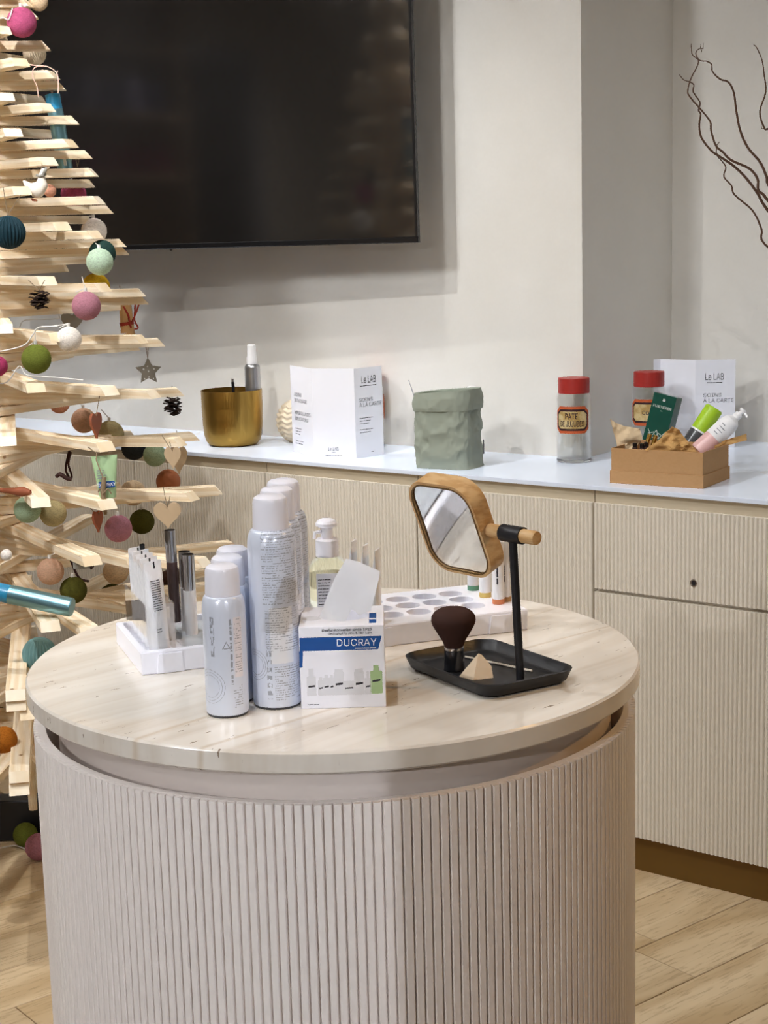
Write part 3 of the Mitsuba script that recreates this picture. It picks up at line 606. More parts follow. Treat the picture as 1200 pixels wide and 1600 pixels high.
q = A((-0.1842, -0.0772, 1.2091)); part(k, 'barrel', tube([at(0.0405, 0.060, zf + 0.001), (at(0.0405, 0.060, zf) + q) / 2, q - 0.012 * EZ, q], [0.0028, 0.0028, 0.0028, 0.0026], 10), 'm_black_gloss', 40)
# lip pencil with chrome cap
def stick_item(name, label, cat_, o, top, r, pieces):
    k = thing(name, label, cat_); L = float(np.linalg.norm(A(top) - A(o))); M = upright(o, A(top) - A(o))
    for nm, a, b, m_ in pieces:
        part(k, nm, lathe([(0, a * L), (r * 0.96, a * L), (r, a * L + 0.0006), (r, b * L - 0.0006), (r * 0.94, b * L), (0, b * L)], 26, M), m_, 30)
    return k
o = at(0.052, 0.078, zf); top = A((-0.1494, -0.071, 1.2285))
ok = o.copy()
stick_item('lip_crayon', 'tall brown lip crayon with a chrome cap on the left tray', 'lip crayon', o, o + EZ * 0.108 + E1 * -0.002, 0.0056, [('tip', 0.0, 0.13, 'm_acrylic'), ('barrel', 0.13, 0.70, 'm_brown'), ('cap', 0.70, 1.0, 'm_chrome')])
for i, (t, s) in enumerate(((0.0655, 0.0700), (0.0655, 0.0865))):
    o = at(t, s, zf)
    stick_item('mascara', 'white mascara tube with a tall chrome cap, ' + ('front one of the pair' if i == 0 else 'behind the other'), 'mascara', o, o + EZ * 0.0835, 0.0064 if i == 0 else 0.0062, [('tube', 0.0, 0.56, 'm_white_gloss'), ('cap', 0.56, 1.0, 'm_chrome')])
k = thing('sample_cup', 'shallow clear grey insert on the left tray below the mascaras', 'insert')
mat('m_grey_insert', '#b4bcc4', 0.2, 0.5)
part(k, 'floor', xf(mv(extr(rrect(0.105, 0.108, 0.008), 0.0015), (0.099, 0.067, zf - 0.0001)), MT), 'm_grey_insert')
part(k, 'rim', xf(unman(man(mv(extr(rrect(0.107, 0.110, 0.009), 0.012), (0.099, 0.067, zf - 0.0001))) - man(mv(extr(rrect(0.105, 0.108, 0.008), 0.05), (0.099, 0.067, zf - 0.01)))), MT), 'm_acrylic')
k = thing('black_clip', 'small black bracket between lip crayon and mascara', 'clip')
q = at(0.062, 0.093, zf)
part(k, 'bar', tube([q + EZ * 0.020 - E1 * 0.012, q + EZ * 0.021 + E1 * 0.004], 0.0013, 8), 'm_black')
part(k, 'stand', tube([q + EZ * 0.0, q + EZ * 0.026], 0.0015, 8), 'm_black')
# three small tubes whose crimped ends show behind the tissue
for i, (px_, py_) in enumerate([(0, 0)] * 3):
    k = thing('sample_tube', 'white tube end peeking out behind the tissue, ' + ['left', 'middle', 'right'][i] + ' of three', 'tube', 'white tubes behind the tissue')
    o = at(0.2190 + 0.010 * i, 0.020 - 0.0075 * i, TH + 0.0003); M = basis(o, E2 * 0.95 + E1 * 0.30, np.cross(EZ, E2 * 0.95 + E1 * 0.30)) @ rot((1, 0, 0), 0.06)
    part(k, 'body', tube_pack(0.0085, 0.0055, 0.086 - 0.004 * i, M), 'm_white_gloss', 45)

# ------------------------------------------------------------------ black tray with mirror
k = thing('tray_mirror', 'small bamboo framed mirror on a black stand with a black tray', 'mirror')
c0, c1, c2 = A((0.0795, 0.012, 1.102)), A((0.2193, -0.0385, 1.102)), A((0.231, 0.0692, 1.102))
ex = A(0.936, -0.352, 0); ex /= np.linalg.norm(ex); ey = np.cross(EZ, ex)
tc = A((0.1703, 0.0184, 1.112)); tc[2] = TZ
L2, W2 = 0.0725, 0.0535
def ring_of(w, d, r, z, n=7):
    q = np.array(rrect(2 * w, 2 * d, r, n).exterior.coords)[:-1]; return np.column_stack([q, np.full(len(q), z)])
def loft(rings, close=True):
    n = len(rings[0]); V = np.vstack(rings); F = []
    for i in range(len(rings) - 1):
        for j in range(n):
            a, b = i * n + j, i * n + (j + 1) % n; F += [[a, b, b + n], [a, b + n, a + n]]
    V = np.vstack([V, rings[0].mean(0)[None], rings[-1].mean(0)[None]])
    for j in range(n): F += [[len(V) - 2, (j + 1) % n, j], [len(V) - 1, (len(rings) - 1) * n + j, (len(rings) - 1) * n + (j + 1) % n]]
    return TM(V, F)
MTray = basis(tc, ex, ey)
part(k, 'tray', xf(loft([ring_of(L2 - 0.010, W2 - 0.010, 0.014, 0.0), ring_of(L2 - 0.004, W2 - 0.004, 0.018, 0.0035), ring_of(L2, W2, 0.020, 0.0135), ring_of(L2 - 0.0015, W2 - 0.0015, 0.0185, 0.0142), ring_of(L2 - 0.0025, W2 - 0.0025, 0.018, 0.0130),
      ring_of(L2 - 0.007, W2 - 0.007, 0.016, 0.0055), ring_of(L2 - 0.012, W2 - 0.012, 0.013, 0.0042)]), MTray), 'm_black', 50, 'black rounded tray')
pb = A((0.2203, -0.0024, 1.1062)); pt = A((0.2159, -0.0058, 1.2429))
part(k, 'pole', tube([pb, pt], 0.0038, 14), 'm_black', 40)
MU, MN, MV = A((-0.9798, 0.2, 0.0)), A((-0.1853, -0.9078, -0.3763)), A((0.0753, 0.3687, -0.9265))                       # along the hinge away, out of the glass, down the glass
hz = pt + EZ * 0.002
part(k, 'sleeve', tube([hz - MU * 0.013, hz + MU * 0.012], 0.0078, 20), 'm_black', 40)
part(k, 'dowel', tube([hz - MU * 0.030, hz - MU * 0.0285, hz + MU * 0.028], [0.0058, 0.0064, 0.0064], 20), 'm_bamboo', 40, 'bamboo dowel')
mc = A((0.1438, 0.0023, 1.2422)); mw, mh = 0.0424, 0.0487                           # centre and half sizes of the glass frame
MM = np.eye(4); MM[:3, 0], MM[:3, 1], MM[:3, 2], MM[:3, 3] = -MU, -MV, np.cross(-MU, -MV), mc
if MM[:3, 2] @ MN < 0: MM[:3, 0] *= -1; MM[:3, 2] *= -1
outer, inner = rrect(2 * mw, 2 * mh, 0.024, 10), rrect(2 * mw - 0.007, 2 * mh - 0.007, 0.021, 10)
fr_ = man(mv(extr(outer, 0.0185), (0, 0, -0.0155))) - man(mv(extr(inner, 0.02), (0, 0, -0.0002)))
part(k, 'frame', xf(unman(fr_), MM), 'm_bamboo', 35, 'bamboo frame')
rim = man(mv(extr(rrect(2 * mw - 0.0055, 2 * mh - 0.0055, 0.022, 10), 0.0006), (0, 0, 0.0028))) - man(mv(extr(rrect(2 * mw - 0.0085, 2 * mh - 0.0085, 0.020, 10), 0.02), (0, 0, -0.01)))
part(k, 'glass_rim', xf(unman(rim), MM), 'm_bronze', 30)
gl = extr(inner.buffer(-0.0004), 0.001); gl = TM(gl.vertices, gl.faces[gl.triangles_center[:, 2] > 0.0009])
gv, gf = trimesh.remesh.subdivide_to_size(gl.vertices, gl.faces, 0.006); gv = gv.copy(); RC = 1.1
gv[:, 2] = 0.0003 + (gv[:, 0] ** 2 + gv[:, 1] ** 2) / (2 * RC)
nn = np.column_stack([-gv[:, 0] / RC, -gv[:, 1] / RC, np.ones(len(gv))])
part(k, 'glass', xf(trimesh.Trimesh(gv, gf), MM), 'm_mirror', True, 'slightly hollow magnifying glass')
# things in the tray
fz = 0.0043
k = thing('kabuki_brush', 'short make-up brush with dark fanned bristles and a chrome handle in the black tray', 'brush')
c = A((0.1414, 0.0058, 1.1063)); c[2] = TZ + fz; M = upright(c, (0, 0, 1))
part(k, 'handle', lathe([(0, 0), (0.0093, 0), (0.0098, 0.0006), (0.0094, 0.006), (0.0088, 0.0225), (0.0, 0.0225)], 32, M), 'm_dark_chrome', 30)
part(k, 'ferrule', lathe([(0.0091, 0.0195), (0.0094, 0.020), (0.0094, 0.0222), (0.0088, 0.0226)], 32, M), 'm_chrome', 30)
m = lathe([(0.0085, 0.0222), (0.0105, 0.028), (0.0150, 0.0355), (0.0192, 0.043), (0.0206, 0.0475), (0.0202, 0.0515), (0.0175, 0.0555), (0.0125, 0.0585), (0.006, 0.0602), (0, 0.0606)], 90, split=70)
v = m.vertices; th = np.arctan2(v[:, 1], v[:, 0]); m.vertices[:, :2] *= (1 + 0.02 * np.sin(th * 45))[:, None]
part(k, 'bristles', xf(m, M), 'm_bristle', True, 'dark brown bristles')
k = thing('sponge_wedge', 'beige make-up sponge wedge in the black tray', 'sponge')
sw = [A(*p) for p in ((0.1603, -0.0131, 1.1063), (0.1773, -0.015, 1.1063), (0.188, 0.0017, 1.1063), (0.1653, 0.0155, 1.1063))]
tp = A((0.1729, 0.0, 1.1277)); tq = A((0.1687, 0.012, 1.1231))
mid = A((0.1844, 0.0043, 1.1161))
part(k, 'wedge', hull([sw[0], sw[1], sw[2], sw[3], tp, tq, mid, (sw[0] + EZ * 0.001)]), 'm_sponge', 20)
k = thing('wooden_stick', 'thin pale stick lying in the black tray behind the sponge', 'stick')
part(k, 'shaft', tube([A((0.1267, 0.0452, 1.1075)), A((0.2076, 0.0369, 1.1075))], 0.0011, 8), 'm_goose', 40)

# ------------------------------------------------------------------ things on the counter
k = thing('brass_pot', 'round brass pot on the counter holding a spray bottle', 'pot')
c = A(-2.1443, 2.1532, ZT); M = upright(c, (0, 0, 1)); PH = 0.160
part(k, 'bowl', lathe([(0, 0.0), (0.060, 0.0), (0.070, 0.003), (0.0785, 0.013), (0.0835, 0.03), (0.0865, 0.06), (0.0880, 0.11), (0.0885, PH), (0.0872, PH), (0.0865, 0.11), (0.0845, 0.06), (0.081, 0.03), (0.074, 0.012), (0.06, 0.003), (0, 0.003)], 72, M), 'm_brass', True)
k = thing('spray_bottle', 'slim aluminium spray bottle with a white cap standing in the brass pot', 'bottle')
c = A((-2.0943, 2.1919, 1.0307)); c[2] = ZT + 0.028; M = upright(c, (0, 0, 1))
zt_, zs_ = 0.2605, 0.2053
part(k, 'body', lathe([(0, 0), (0.0215, 0), (0.0225, 0.002), (0.0225, zs_ - 0.012), (0.021, zs_ - 0.006), (0.0165, zs_ - 0.001), (0.0145, zs_)], 36, M), 'm_aluminium', True)
part(k, 'cap', lathe([(0.0155, zs_ - 0.001), (0.0155, zs_ + 0.018), (0.0135, zs_ + 0.022), (0.0125, zt_ - 0.003), (0.010, zt_), (0, zt_)], 30, M), 'm_white_gloss', True)
k = thing('make_up_pencil', 'black make-up pencil leaning inside the brass pot', 'pencil')
q = A((-2.1404, 2.1562, 1.1215))
part(k, 'barrel', tube([(q[0] - 0.012, q[1] + 0.02, ZT + 0.008), q - EZ * 0.008], 0.0042, 10), 'm_black', 40); part(k, 'ferrule', tube([q - EZ * 0.008, q], [0.0042, 0.0036], 10), 'm_chrome', 40)
# carved ball vase
k = thing('ball_vase', 'cream ceramic ball with wavy carved ridges half hidden behind the leaflet', 'vase')
c = A((-2.0072, 2.2872, 0.9308)); R0 = 0.0646
th, ph = np.meshgrid(np.linspace(0, 2 * PI, 145), np.linspace(0.06, PI - 0.42, 110), indexing='ij')
w = np.sin(ph * 26 + 1.3 * np.sin(th * 10)); rr_ = R0 * (1 + 0.045 * np.clip(w, -0.6, 0.8))
rr_ = np.where(ph < 0.75, R0 * 1.02, rr_)
V = np.stack([rr_ * np.sin(ph) * np.cos(th), rr_ * np.sin(ph) * np.sin(th), rr_ * np.cos(ph)], -1).reshape(-1, 3); F = []
n_ = 110
for i in range(144):
    a = i * n_ + np.arange(n_ - 1); F.append(np.stack([a, a + 1, a + n_ + 1], 1)); F.append(np.stack([a, a + n_ + 1, a + n_], 1))
zc = -V[:, 2].min(); scene[k] = ply(mv(TM(V, np.vstack(F)), c + EZ * zc), 'm_ceramic', True)
# folded leaflets
def leaflet(label, pts, h, seams=True):
    k = thing('leaflet', label, 'leaflet'); P_ = [A(p[0], p[1], ZT + 0.0005) for p in pts]
    for i in range(len(P_) - 1):
        a, b = P_[i], P_[i + 1]; d = (b - a) / np.linalg.norm(b - a); n = np.cross(d, EZ)
        part(k, 'panel', hull([a, b, a + EZ * h, b + EZ * h, a - n * 0.0006, b - n * 0.0006, a - n * 0.0006 + EZ * h, b - n * 0.0006 + EZ * h]), 'm_white_paper')
    return k, P_
def panel_text(k, a, b, lines, m_='m_ink'):
    d = (b - a) / np.linalg.norm(b - a)
    ms = [mv(words(t, h_, al, 0.0002, bold, sx), (x, z, 0)) for t, x, z, h_, al, bold, sx in lines]
    part(k, 'lettering', xf(cat(*ms), basis(a + np.cross(d, EZ) * 0.0002, d, EZ)), m_, kind='stuff')
Lk, Lp = leaflet('white folded leaflet standing beside the brass pot', ((-1.8765, 2.1068), (-1.7466, 2.0434), (-1.6303, 2.0807), (-1.6129, 2.1793)), 0.2405)
w0 = float(np.linalg.norm(Lp[1] - Lp[0])); w2 = float(np.linalg.norm(Lp[3] - Lp[2])); w1 = float(np.linalg.norm(Lp[2] - Lp[1]))
bars = lambda x, z, n, w, al='l': [('xxxxxxx xxxx xxxxxxxx xxx xxxxxx xxxxx xxxxxxx'[:w * 2 - (i % 3) * 4].rstrip(), x, z - 0.0075 * i, 0.0026, al, False, 1.0) for i in range(n)]
panel_text(Lk, Lp[0], Lp[1], [('SOINS', 0.024, 0.158, 0.0095, 'l', False, 1.2), ('DU VISAGE', 0.024, 0.142, 0.0095, 'l', False, 1.2), ('MAQUILLAGES', 0.024, 0.108, 0.0095, 'l', False, 1.15), ('EDUCATIFS', 0.024, 0.092, 0.0095, 'l', False, 1.2), ('´', 0.024, 0.095, 0.0095, 'l', False, 1.2)] + bars(0.024, 0.068, 3, 14) + bars(0.024, 0.034, 2, 17))
panel_text(Lk, Lp[1], Lp[2], [('Le LAB', w1 / 2 - 0.004, 0.020, 0.0085, 'c', False, 0.8), ('xxxxxxxx', w1 / 2 - 0.004, 0.014, 0.0022, 'c', False, 1.0), ('xxxxxxxxxxx xxxxxxxxxxxxxx xxxx', w1 / 2 - 0.004, 0.005, 0.0026, 'c', False, 1.0)])
panel_text(Lk, Lp[2], Lp[3], [('Le LAB', w2 * 0.52, 0.199, 0.019, 'c', False, 0.62), ('xxxxxxxxxxxxxxxxxxxx xxxxxxxx', w2 * 0.50, 0.191, 0.0030, 'c', True, 1.1), ('SOINS', w2 * 0.16, 0.150, 0.0095, 'l', False, 1.2), ('À LA CARTE', w2 * 0.16, 0.136, 0.0105, 'l', False, 0.98)] + bars(w2 * 0.16, 0.105, 3, 15) + bars(w2 * 0.16, 0.074, 2, 15) + [('xxxxxx', w2 * 0.6, 0.012, 0.0026, 'c', False, 1.0)])
Rk, Rp = leaflet('white folded leaflet standing behind the kraft gift box', ((-1.0417, 2.6449), (-1.0307, 2.6648), (-0.924, 2.6586), (-0.8356, 2.7158)), 0.236)
w3 = float(np.linalg.norm(Rp[3] - Rp[2]))
panel_text(Rk, Rp[2], Rp[3], [('Le LAB', w3 * 0.48, 0.182, 0.018, 'c', False, 0.62), ('xxxxxxxxxxxxxxxxxxxx', w3 * 0.48, 0.174, 0.0030, 'c', True, 1.1), ('SOINS', w3 * 0.20, 0.137, 0.0095, 'l', False, 1.2), ('À LA CARTE', w3 * 0.20, 0.122, 0.0105, 'l', False, 0.98)] + bars(w3 * 0.20, 0.092, 3, 15))
# apothecary jars
def jar(c, label, text, ang=0.0):
    k = thing('apothecary_jar', label, 'jar'); M = upright(c, (0, 0, 1)); r, h = 0.0455, 0.176
    part(k, 'glass', lathe([(r - 0.0015, 0.009), (r, 0.012), (r, h - 0.006), (r - 0.002, h - 0.001), (r - 0.006, h), (r - 0.006, h + 0.012)], 64, M), 'm_jar', True)
    part(k, 'inner_wall', lathe([(r - 0.0045, 0.009), (r - 0.003, 0.012), (r - 0.003, h - 0.010), (r - 0.0055, h - 0.004), (r - 0.008, h), (r - 0.008, h + 0.01)], 64, M), 'm_jar', True)
    part(k, 'glass_foot', lathe([(0, 0.0), (r - 0.006, 0.0), (r - 0.0015, 0.002), (r, 0.006), (r - 0.0015, 0.0088), (r - 0.008, 0.0075), (0, 0.0070)], 64, M), 'm_glass', True, 'thick glass foot')
    part(k, 'lid', lathe([(0, h + 0.0008), (0.0395, h + 0.0008), (0.0400, h + 0.0020), (0.0400, h + 0.038), (0.0390, h + 0.0395), (0.0, h + 0.0405)], 56, M), 'm_red', 30, 'red lid')
    f0 = facing(c) + ang; rl = r + 0.0003
    def plate(w, hgt, cut, off, m_, nm):
        q = Polygon([(-w / 2 + cut, -hgt / 2), (w / 2 - cut, -hgt / 2), (w / 2, -hgt / 2 + cut), (w / 2, hgt / 2 - cut), (w / 2 - cut, hgt / 2), (-w / 2 + cut, hgt / 2), (-w / 2, hgt / 2 - cut), (-w / 2, -hgt / 2 + cut)])
        m = extr(q, 0.0004); a, b = trimesh.remesh.subdivide_to_size(m.vertices, m.faces, 0.006)
        return part(k, nm, wrap(mv(TM(a, b), (0, 0, off)), c, rl, f0, 0.111), m_, False)
    plate(0.094, 0.069, 0.012, 0.0, 'm_terracotta', 'label_border'); plate(0.086, 0.0545, 0.010, 0.0004, 'm_maroon', 'label_frame'); lb = plate(0.078, 0.0440, 0.008, 0.0008, 'm_parchment', 'label')
    ls = text if len(text) > 1 else [('', 0, 0)] + text
    ms = [wrap(mv(words(t, hh_, 'c', 0.0003, True, sx), (dx, dz, 0.0012)), c, rl, f0, 0.111) for t, hh_, dx, dz, sx in text]
    if ms: part(k, 'lettering', cat(*ms), 'm_maroon', kind='stuff')
j1 = A((-1.0872, 2.3002, 0.9308)); j1[1] = min(j1[1], CW - 0.049)
jar(j1, 'glass jar with a red lid labelled PATE DE JUJUBES', [('PATE', 0.0140, -0.001, 0.0030, 0.66), ('DE JUJUBES', 0.0140, 0.0, -0.0165, 0.54)], -0.12)
j2 = A((-0.9926, 2.5267, 0.9308))
jar(j2, 'glass jar with a red lid labelled COCA behind the kraft box', [('COCA', 0.0105, 0.007, -0.0055, 0.85)], -0.15)
j3 = A((-1.757, 2.2987, 0.9308))
jar(A(j3[0], min(j3[1], CW - 0.049), ZT), 'glass jar with a red lid half hidden behind the standing leaflet', [], 2.4)
# washable paper bag
k = thing('paper_bag', 'crumpled grey-green washable paper bag with a turned down rim', 'bag')
bcn = A((-1.3278, 2.0819, 0.9308)); bcn[2] = ZT + 0.0004
def bag_shape(zs, grow, nth=180, seed=4, crease=1.0, lim=None):
    th = np.linspace(0, 2 * PI, nth, endpoint=False); rings = []
    for z, g in zip(zs, grow):
        q = z / 0.2
        e = 2 / (4.6 - 1.6 * q); a = 0.0735 * (1 + 0.03 * q) * g; b = 0.062 * (1 + 0.02 * q) * g
        x = np.sign(np.cos(th)) * np.abs(np.cos(th)) ** e * a; y = np.sign(np.sin(th)) * np.abs(np.sin(th)) ** e * b
        tw = 0.20 - 0.10 * q; X, Y = x * math.cos(tw) - y * math.sin(tw), x * math.sin(tw) + y * math.cos(tw)
        p = np.stack([X, Y, 0 * X + z], 1)
        n1 = np.abs(meshkit.fbm(p * [22, 22, 15] + 7, 3, seed) - 0.5); n2 = np.abs(meshkit.fbm(p * [45, 45, 30] + 3, 2, seed + 5) - 0.5)
        d = crease * (0.022 * (0.16 - n1) + 0.008 * (0.16 - n2)) * (0.5 + 1.0 * min(1, 4 * q * (1.05 - q) + 0.2))
        rad = np.hypot(X, Y)[:, None]; p[:, :2] *= 1 + d[:, None] / np.maximum(rad, 1e-4)
        flare = max(0, 0.035 - z) / 0.035; p[:, 0] += 0.010 * flare ** 2 * np.clip(X / 0.07, 0, 1) ; p[:, 2] += q * X * 0.09 * (q > 0.5) * (q - 0.5) * 2
        rings.append(p)
    return rings
outer_r = bag_shape(np.linspace(0, 0.172, 50), np.ones(50))
part(k, 'body', mv(loft(outer_r), bcn), 'm_bag', 28)
zc_ = np.linspace(0.146, 0.192, 16)
cu = bag_shape(zc_, 1.075 + 0.03 * np.sin(np.linspace(0, PI, 16)), seed=9, crease=0.45) + bag_shape(zc_[::-1], 0.985 + 0 * zc_, seed=9, crease=0.45)
cu[15] = cu[15] + [0, 0, 0.002]
def loop(rings):
    n = len(rings[0]); V = np.vstack(rings); F = []; m = len(rings)
    for i in range(m):
        for j in range(n):
            a, b = i * n + j, i * n + (j + 1) % n; c_, d_ = ((i + 1) % m) * n + j, ((i + 1) % m) * n + (j + 1) % n; F += [[a, b, d_], [a, d_, c_]]
    return TM(V, F)
part(k, 'cuff', mv(loop(cu), bcn), 'm_bag', 28, 'turned down rim')
q = A((-1.2373, 2.1061, 0.9827))
part(k, 'tag', mv(xf(cbox(0.0012, 0.010, 0.036), rot((0, 0, 1), 0.3)), q), 'm_black')
k = thing('cotton_pad', 'white cotton pad poking out of the grey-green paper bag', 'cotton pad')
q = A((-1.3108, 2.1679, 1.1207)); m = ball_mesh((0, 0, 0), 1.0, 3); v = m.vertices; m.vertices = v * [0.022, 0.014, 0.016] * (1 + 0.25 * (meshkit.fbm(v * 2.2, 3, 3) - 0.5))[:, None]
part(k, 'pad', mv(m, q - EZ * 0.008), 'm_tissue', True)
k = thing('thin_wire', 'thin wire sticking out of the left side of the grey-green bag', 'wire')
q = A((-1.4411, 2.0909, 1.1047)); part(k, 'strand', tube([q - EZ * 0.02, q, A((-1.4459, 2.0871, 1.1265)), A((-1.4514, 2.0829, 1.1466))], [0.0012, 0.0012, 0.0009, 0.0006], 6), 'm_grey_ink', 40)

# ------------------------------------------------------------------ kraft gift box
k = thing('gift_box', 'open brown kraft box filled with cosmetics on the counter', 'box')
kl, kf, kr = A((-0.8294, 2.0271, 0.9308)), A((-0.6003, 2.047, 0.9308)), A((-0.6062, 2.2201, 0.9308))
ex = (kf - kl) / np.linalg.norm(kf - kl); ey = np.cross(EZ, ex); kw, kd, kh = float(np.linalg.norm(kf - kl)), 0.170, 0.0825
MK = basis(kl, ex, ey)
def tray_box(x0, x1, y0, y1, z0, z1, t):
    return cat(box(x0, x1, y0, y0 + t, z0, z1, t * 0.3), box(x0, x1, y1 - t, y1, z0, z1, t * 0.3), box(x0, x0 + t, y0 + t, y1 - t, z0, z1, t * 0.3), box(x1 - t, x1, y0 + t, y1 - t, z0, z1, t * 0.3), box(x0 + t, x1 - t, y0 + t, y1 - t, z0, z0 + t))
part(k, 'base', xf(tray_box(0, kw, 0, kd, 0.0, 0.030, 0.002), MK), 'm_kraft')
part(k, 'box', xf(tray_box(0.0025, kw - 0.0025, 0.0025, kd - 0.0025, 0.002, kh, 0.0022), MK), 'm_kraft')
KB = Z0 = kl + ex * kw / 2 + ey * kd / 2
mid = lambda x, y, z: kl + ex * (x * kw) + ey * (y * kd) + EZ * z
# crumpled paper
def paper(name, label, px_pts, m_, amp, seed):
    k = thing(name, label, 'paper'); pts = A(px_pts); c = pts.mean(0); poly = Polygon([((q - c) @ E1, (q - c) @ EZ) for q in pts]).buffer(0.0008)
    m = extr(poly, 0.0006); a, b = trimesh.remesh.subdivide_to_size(m.vertices, m.faces, 0.008); v = a
    d = v[:, 2] + amp * (np.abs(meshkit.fbm(np.stack([v[:, 0] * 30, v[:, 1] * 30, 0 * v[:, 0]], 1), 3, seed) - 0.5) * 4 - 0.6)
    scene[k] = ply(TM(c + v[:, :1] * E1 + v[:, 1:2] * EZ - d[:, None] * E2, b), m_, 30); return k
pk = lambda pts: pts
paper('tissue_paper', 'crumpled beige tissue paper in the left of the kraft box', ((-0.8577, 2.0797, 1.0738), (-0.8476, 2.0876, 1.0643), (-0.8308, 2.1006, 1.0553), (-0.802, 2.1228, 1.0482), (-0.7984, 2.1256, 1.0275), (-0.8068, 2.1191, 1.0079), (-0.8188, 2.1098, 0.9915), (-0.8405, 2.0931, 0.9892), (-0.8452, 2.0894, 1.02)), 'm_tissue_beige', 0.012, 3)
paper('kraft_paper', 'folded brown paper standing in the middle of the kraft box', ((-0.7404, 2.033, 1.0133), (-0.7172, 2.051, 1.0318), (-0.6916, 2.0707, 1.065), (-0.68, 2.0797, 1.0586), (-0.6706, 2.087, 1.042), (-0.6471, 2.1052, 1.0056), (-0.6797, 2.0799, 1.0008)), 'm_kraft_tissue', 0.014, 8)
paper('kraft_paper', 'strip of brown paper along the right edge of the kraft box', ((-0.6601, 2.178, 0.9973), (-0.627, 2.2036, 1.0188), (-0.5844, 2.2365, 1.0355), (-0.5831, 2.2375, 1.0218), (-0.6151, 2.2128, 1.0109), (-0.6447, 2.1899, 0.9998)), 'm_kraft_tissue', 0.010, 5)
# dark green carton
def leaning(base_px, top, M=None): return None
k = thing('shampoo_carton', 'dark green shampoo carton leaning in the kraft box', 'carton')
gb, gt = A((-0.817, 2.2185, 1.0032)), A((-0.794, 2.2363, 1.1191))
up = (gt - gb) / np.linalg.norm(gt - gb); gb = gb - up * 0.03; hgt = float(np.linalg.norm(gt - gb))
fx = E1 * math.cos(-0.62) + E2 * math.sin(-0.62); MG = upright(gb, up, A(*(-np.cross(fx, EZ))) if False else (-E2 * math.cos(0.60) - E1 * math.sin(0.60)))
gw, gd = 0.060, 0.036
part(k, 'carton', xf(cbox(gw, gd, hgt, 0.0006, (0, gd / 2, hgt / 2)), MG), 'm_dark_green')
GF = MG @ np.array([[1, 0, 0, 0], [0, 0, -1, 0], [0, 1, 0, 0], [0, 0, 0, 1.0]])
part(k, 'lettering', xf(cat(mv(words('FURTERER', 0.0062, 'c', 0.0003, True, 1.15), (0, hgt - 0.034, 0.0001)), mv(words('xxxxx', 0.0018, 'c', 0.0003), (0, hgt - 0.041, 0.0001))), GF), 'm_silver_print', kind='stuff')
part(k, 'emblem', xf(cat(*[mv(extr(Point(0, 0).buffer(0.0019, quad_segs=3), 0.0003), (a, hgt - 0.0135 + b, 0.0001)) for a in (-0.0016, 0.0016) for b in (-0.0016, 0.0016)]), GF), 'm_silver_print')
st = [[(-0.020, 0.052), (-0.012, 0.044), (-0.004, 0.058), (0.0, 0.064), (0.004, 0.058), (0.012, 0.044), (0.020, 0.052), (0.016, 0.046), (0.010, 0.038), (0.0, 0.043), (-0.010, 0.038), (-0.016, 0.046)]]
from shapely.geometry import LineString
ln = lambda pts: LineString(pts).buffer(0.0009, quad_segs=2)
part(k, 'geometric_print', xf(cat(*[extr(ln(p), 0.0004) for p in ([(-0.022, 0.060), (-0.010, 0.044), (0.0, 0.062), (0.010, 0.044), (0.022, 0.060)], [(-0.020, 0.050), (-0.006, 0.056), (0.0, 0.044), (0.006, 0.056), (0.020, 0.050)], [(-0.012, 0.043), (0.012, 0.043)])]), GF), 'm_silver_print')
# lime capped bottle
def lying(name, label, cat_, a, b, pieces, n=32):
    k = thing(name, label, cat_); L = float(np.linalg.norm(b - a)); M = upright(a, b - a)
    for nm, prof, m_ in pieces: part(k, nm, lathe([(r, z * L) for r, z in prof], n, M), m_, 30)
    return k, M, L
lying('deodorant_bottle', 'smoky bottle with a lime green cap leaning in the kraft box', 'bottle', A((-0.7471, 2.2596, 0.9867)), A((-0.6951, 2.2998, 1.086)),
      [('bottle', [(0, 0), (0.021, 0), (0.022, 0.03), (0.022, 0.40), (0.021, 0.42)], 'm_smoke'), ('collar', [(0.0215, 0.42), (0.0225, 0.42), (0.0225, 0.455), (0.0215, 0.46)], 'm_white_gloss'), ('cap', [(0.0220, 0.46), (0.0222, 0.95), (0.020, 0.99), (0.015, 1.0), (0, 1.0)], 'm_lime')])
k, M, L = lying('lotion_bottle', 'pale pink lotion bottle with a white pump leaning in the kraft box', 'bottle', A((-0.6812, 2.1877, 0.9933)), A((-0.5974, 2.2526, 1.0904)),
      [('bottle', [(0, 0), (0.0225, 0), (0.0235, 0.03), (0.0235, 0.33), (0.0235, 0.34)], 'm_pink_lotion'), ('upper', [(0.0235, 0.33), (0.0236, 0.34), (0.0232, 0.62), (0.019, 0.74), (0.010, 0.80), (0.009, 0.81)], 'm_white_gloss'), ('collar', [(0.0095, 0.80), (0.0095, 0.90), (0.005, 0.90), (0.005, 0.96)], 'm_white_gloss'), ('pump_head', [(0.004, 0.95), (0.0085, 0.95), (0.0085, 0.99), (0.006, 1.0), (0, 1.0)], 'm_white_gloss')])
part(k, 'nozzle', xf(tube([(0, 0, L * 0.97), (0.016, -0.006, L * 0.955), (0.018, -0.007, L * 0.93)], 0.0032, 10), M), 'm_white_gloss', 40)
part(k, 'lettering', xf(cat(*[mv(xf(words(w_, 0.0030, 'l', 0.0003), rot((1, 0, 0), PI / 2) @ rot((0, 0, 1), 0)), (-0.012, -0.0242, L * z_)) for w_, z_ in (('xxxxx', 0.58), ('xxxxxxxxx', 0.52), ('xxxx xxxx', 0.46), ('xxxxxx', 0.40))]), M), 'm_grey_ink', kind='stuff')
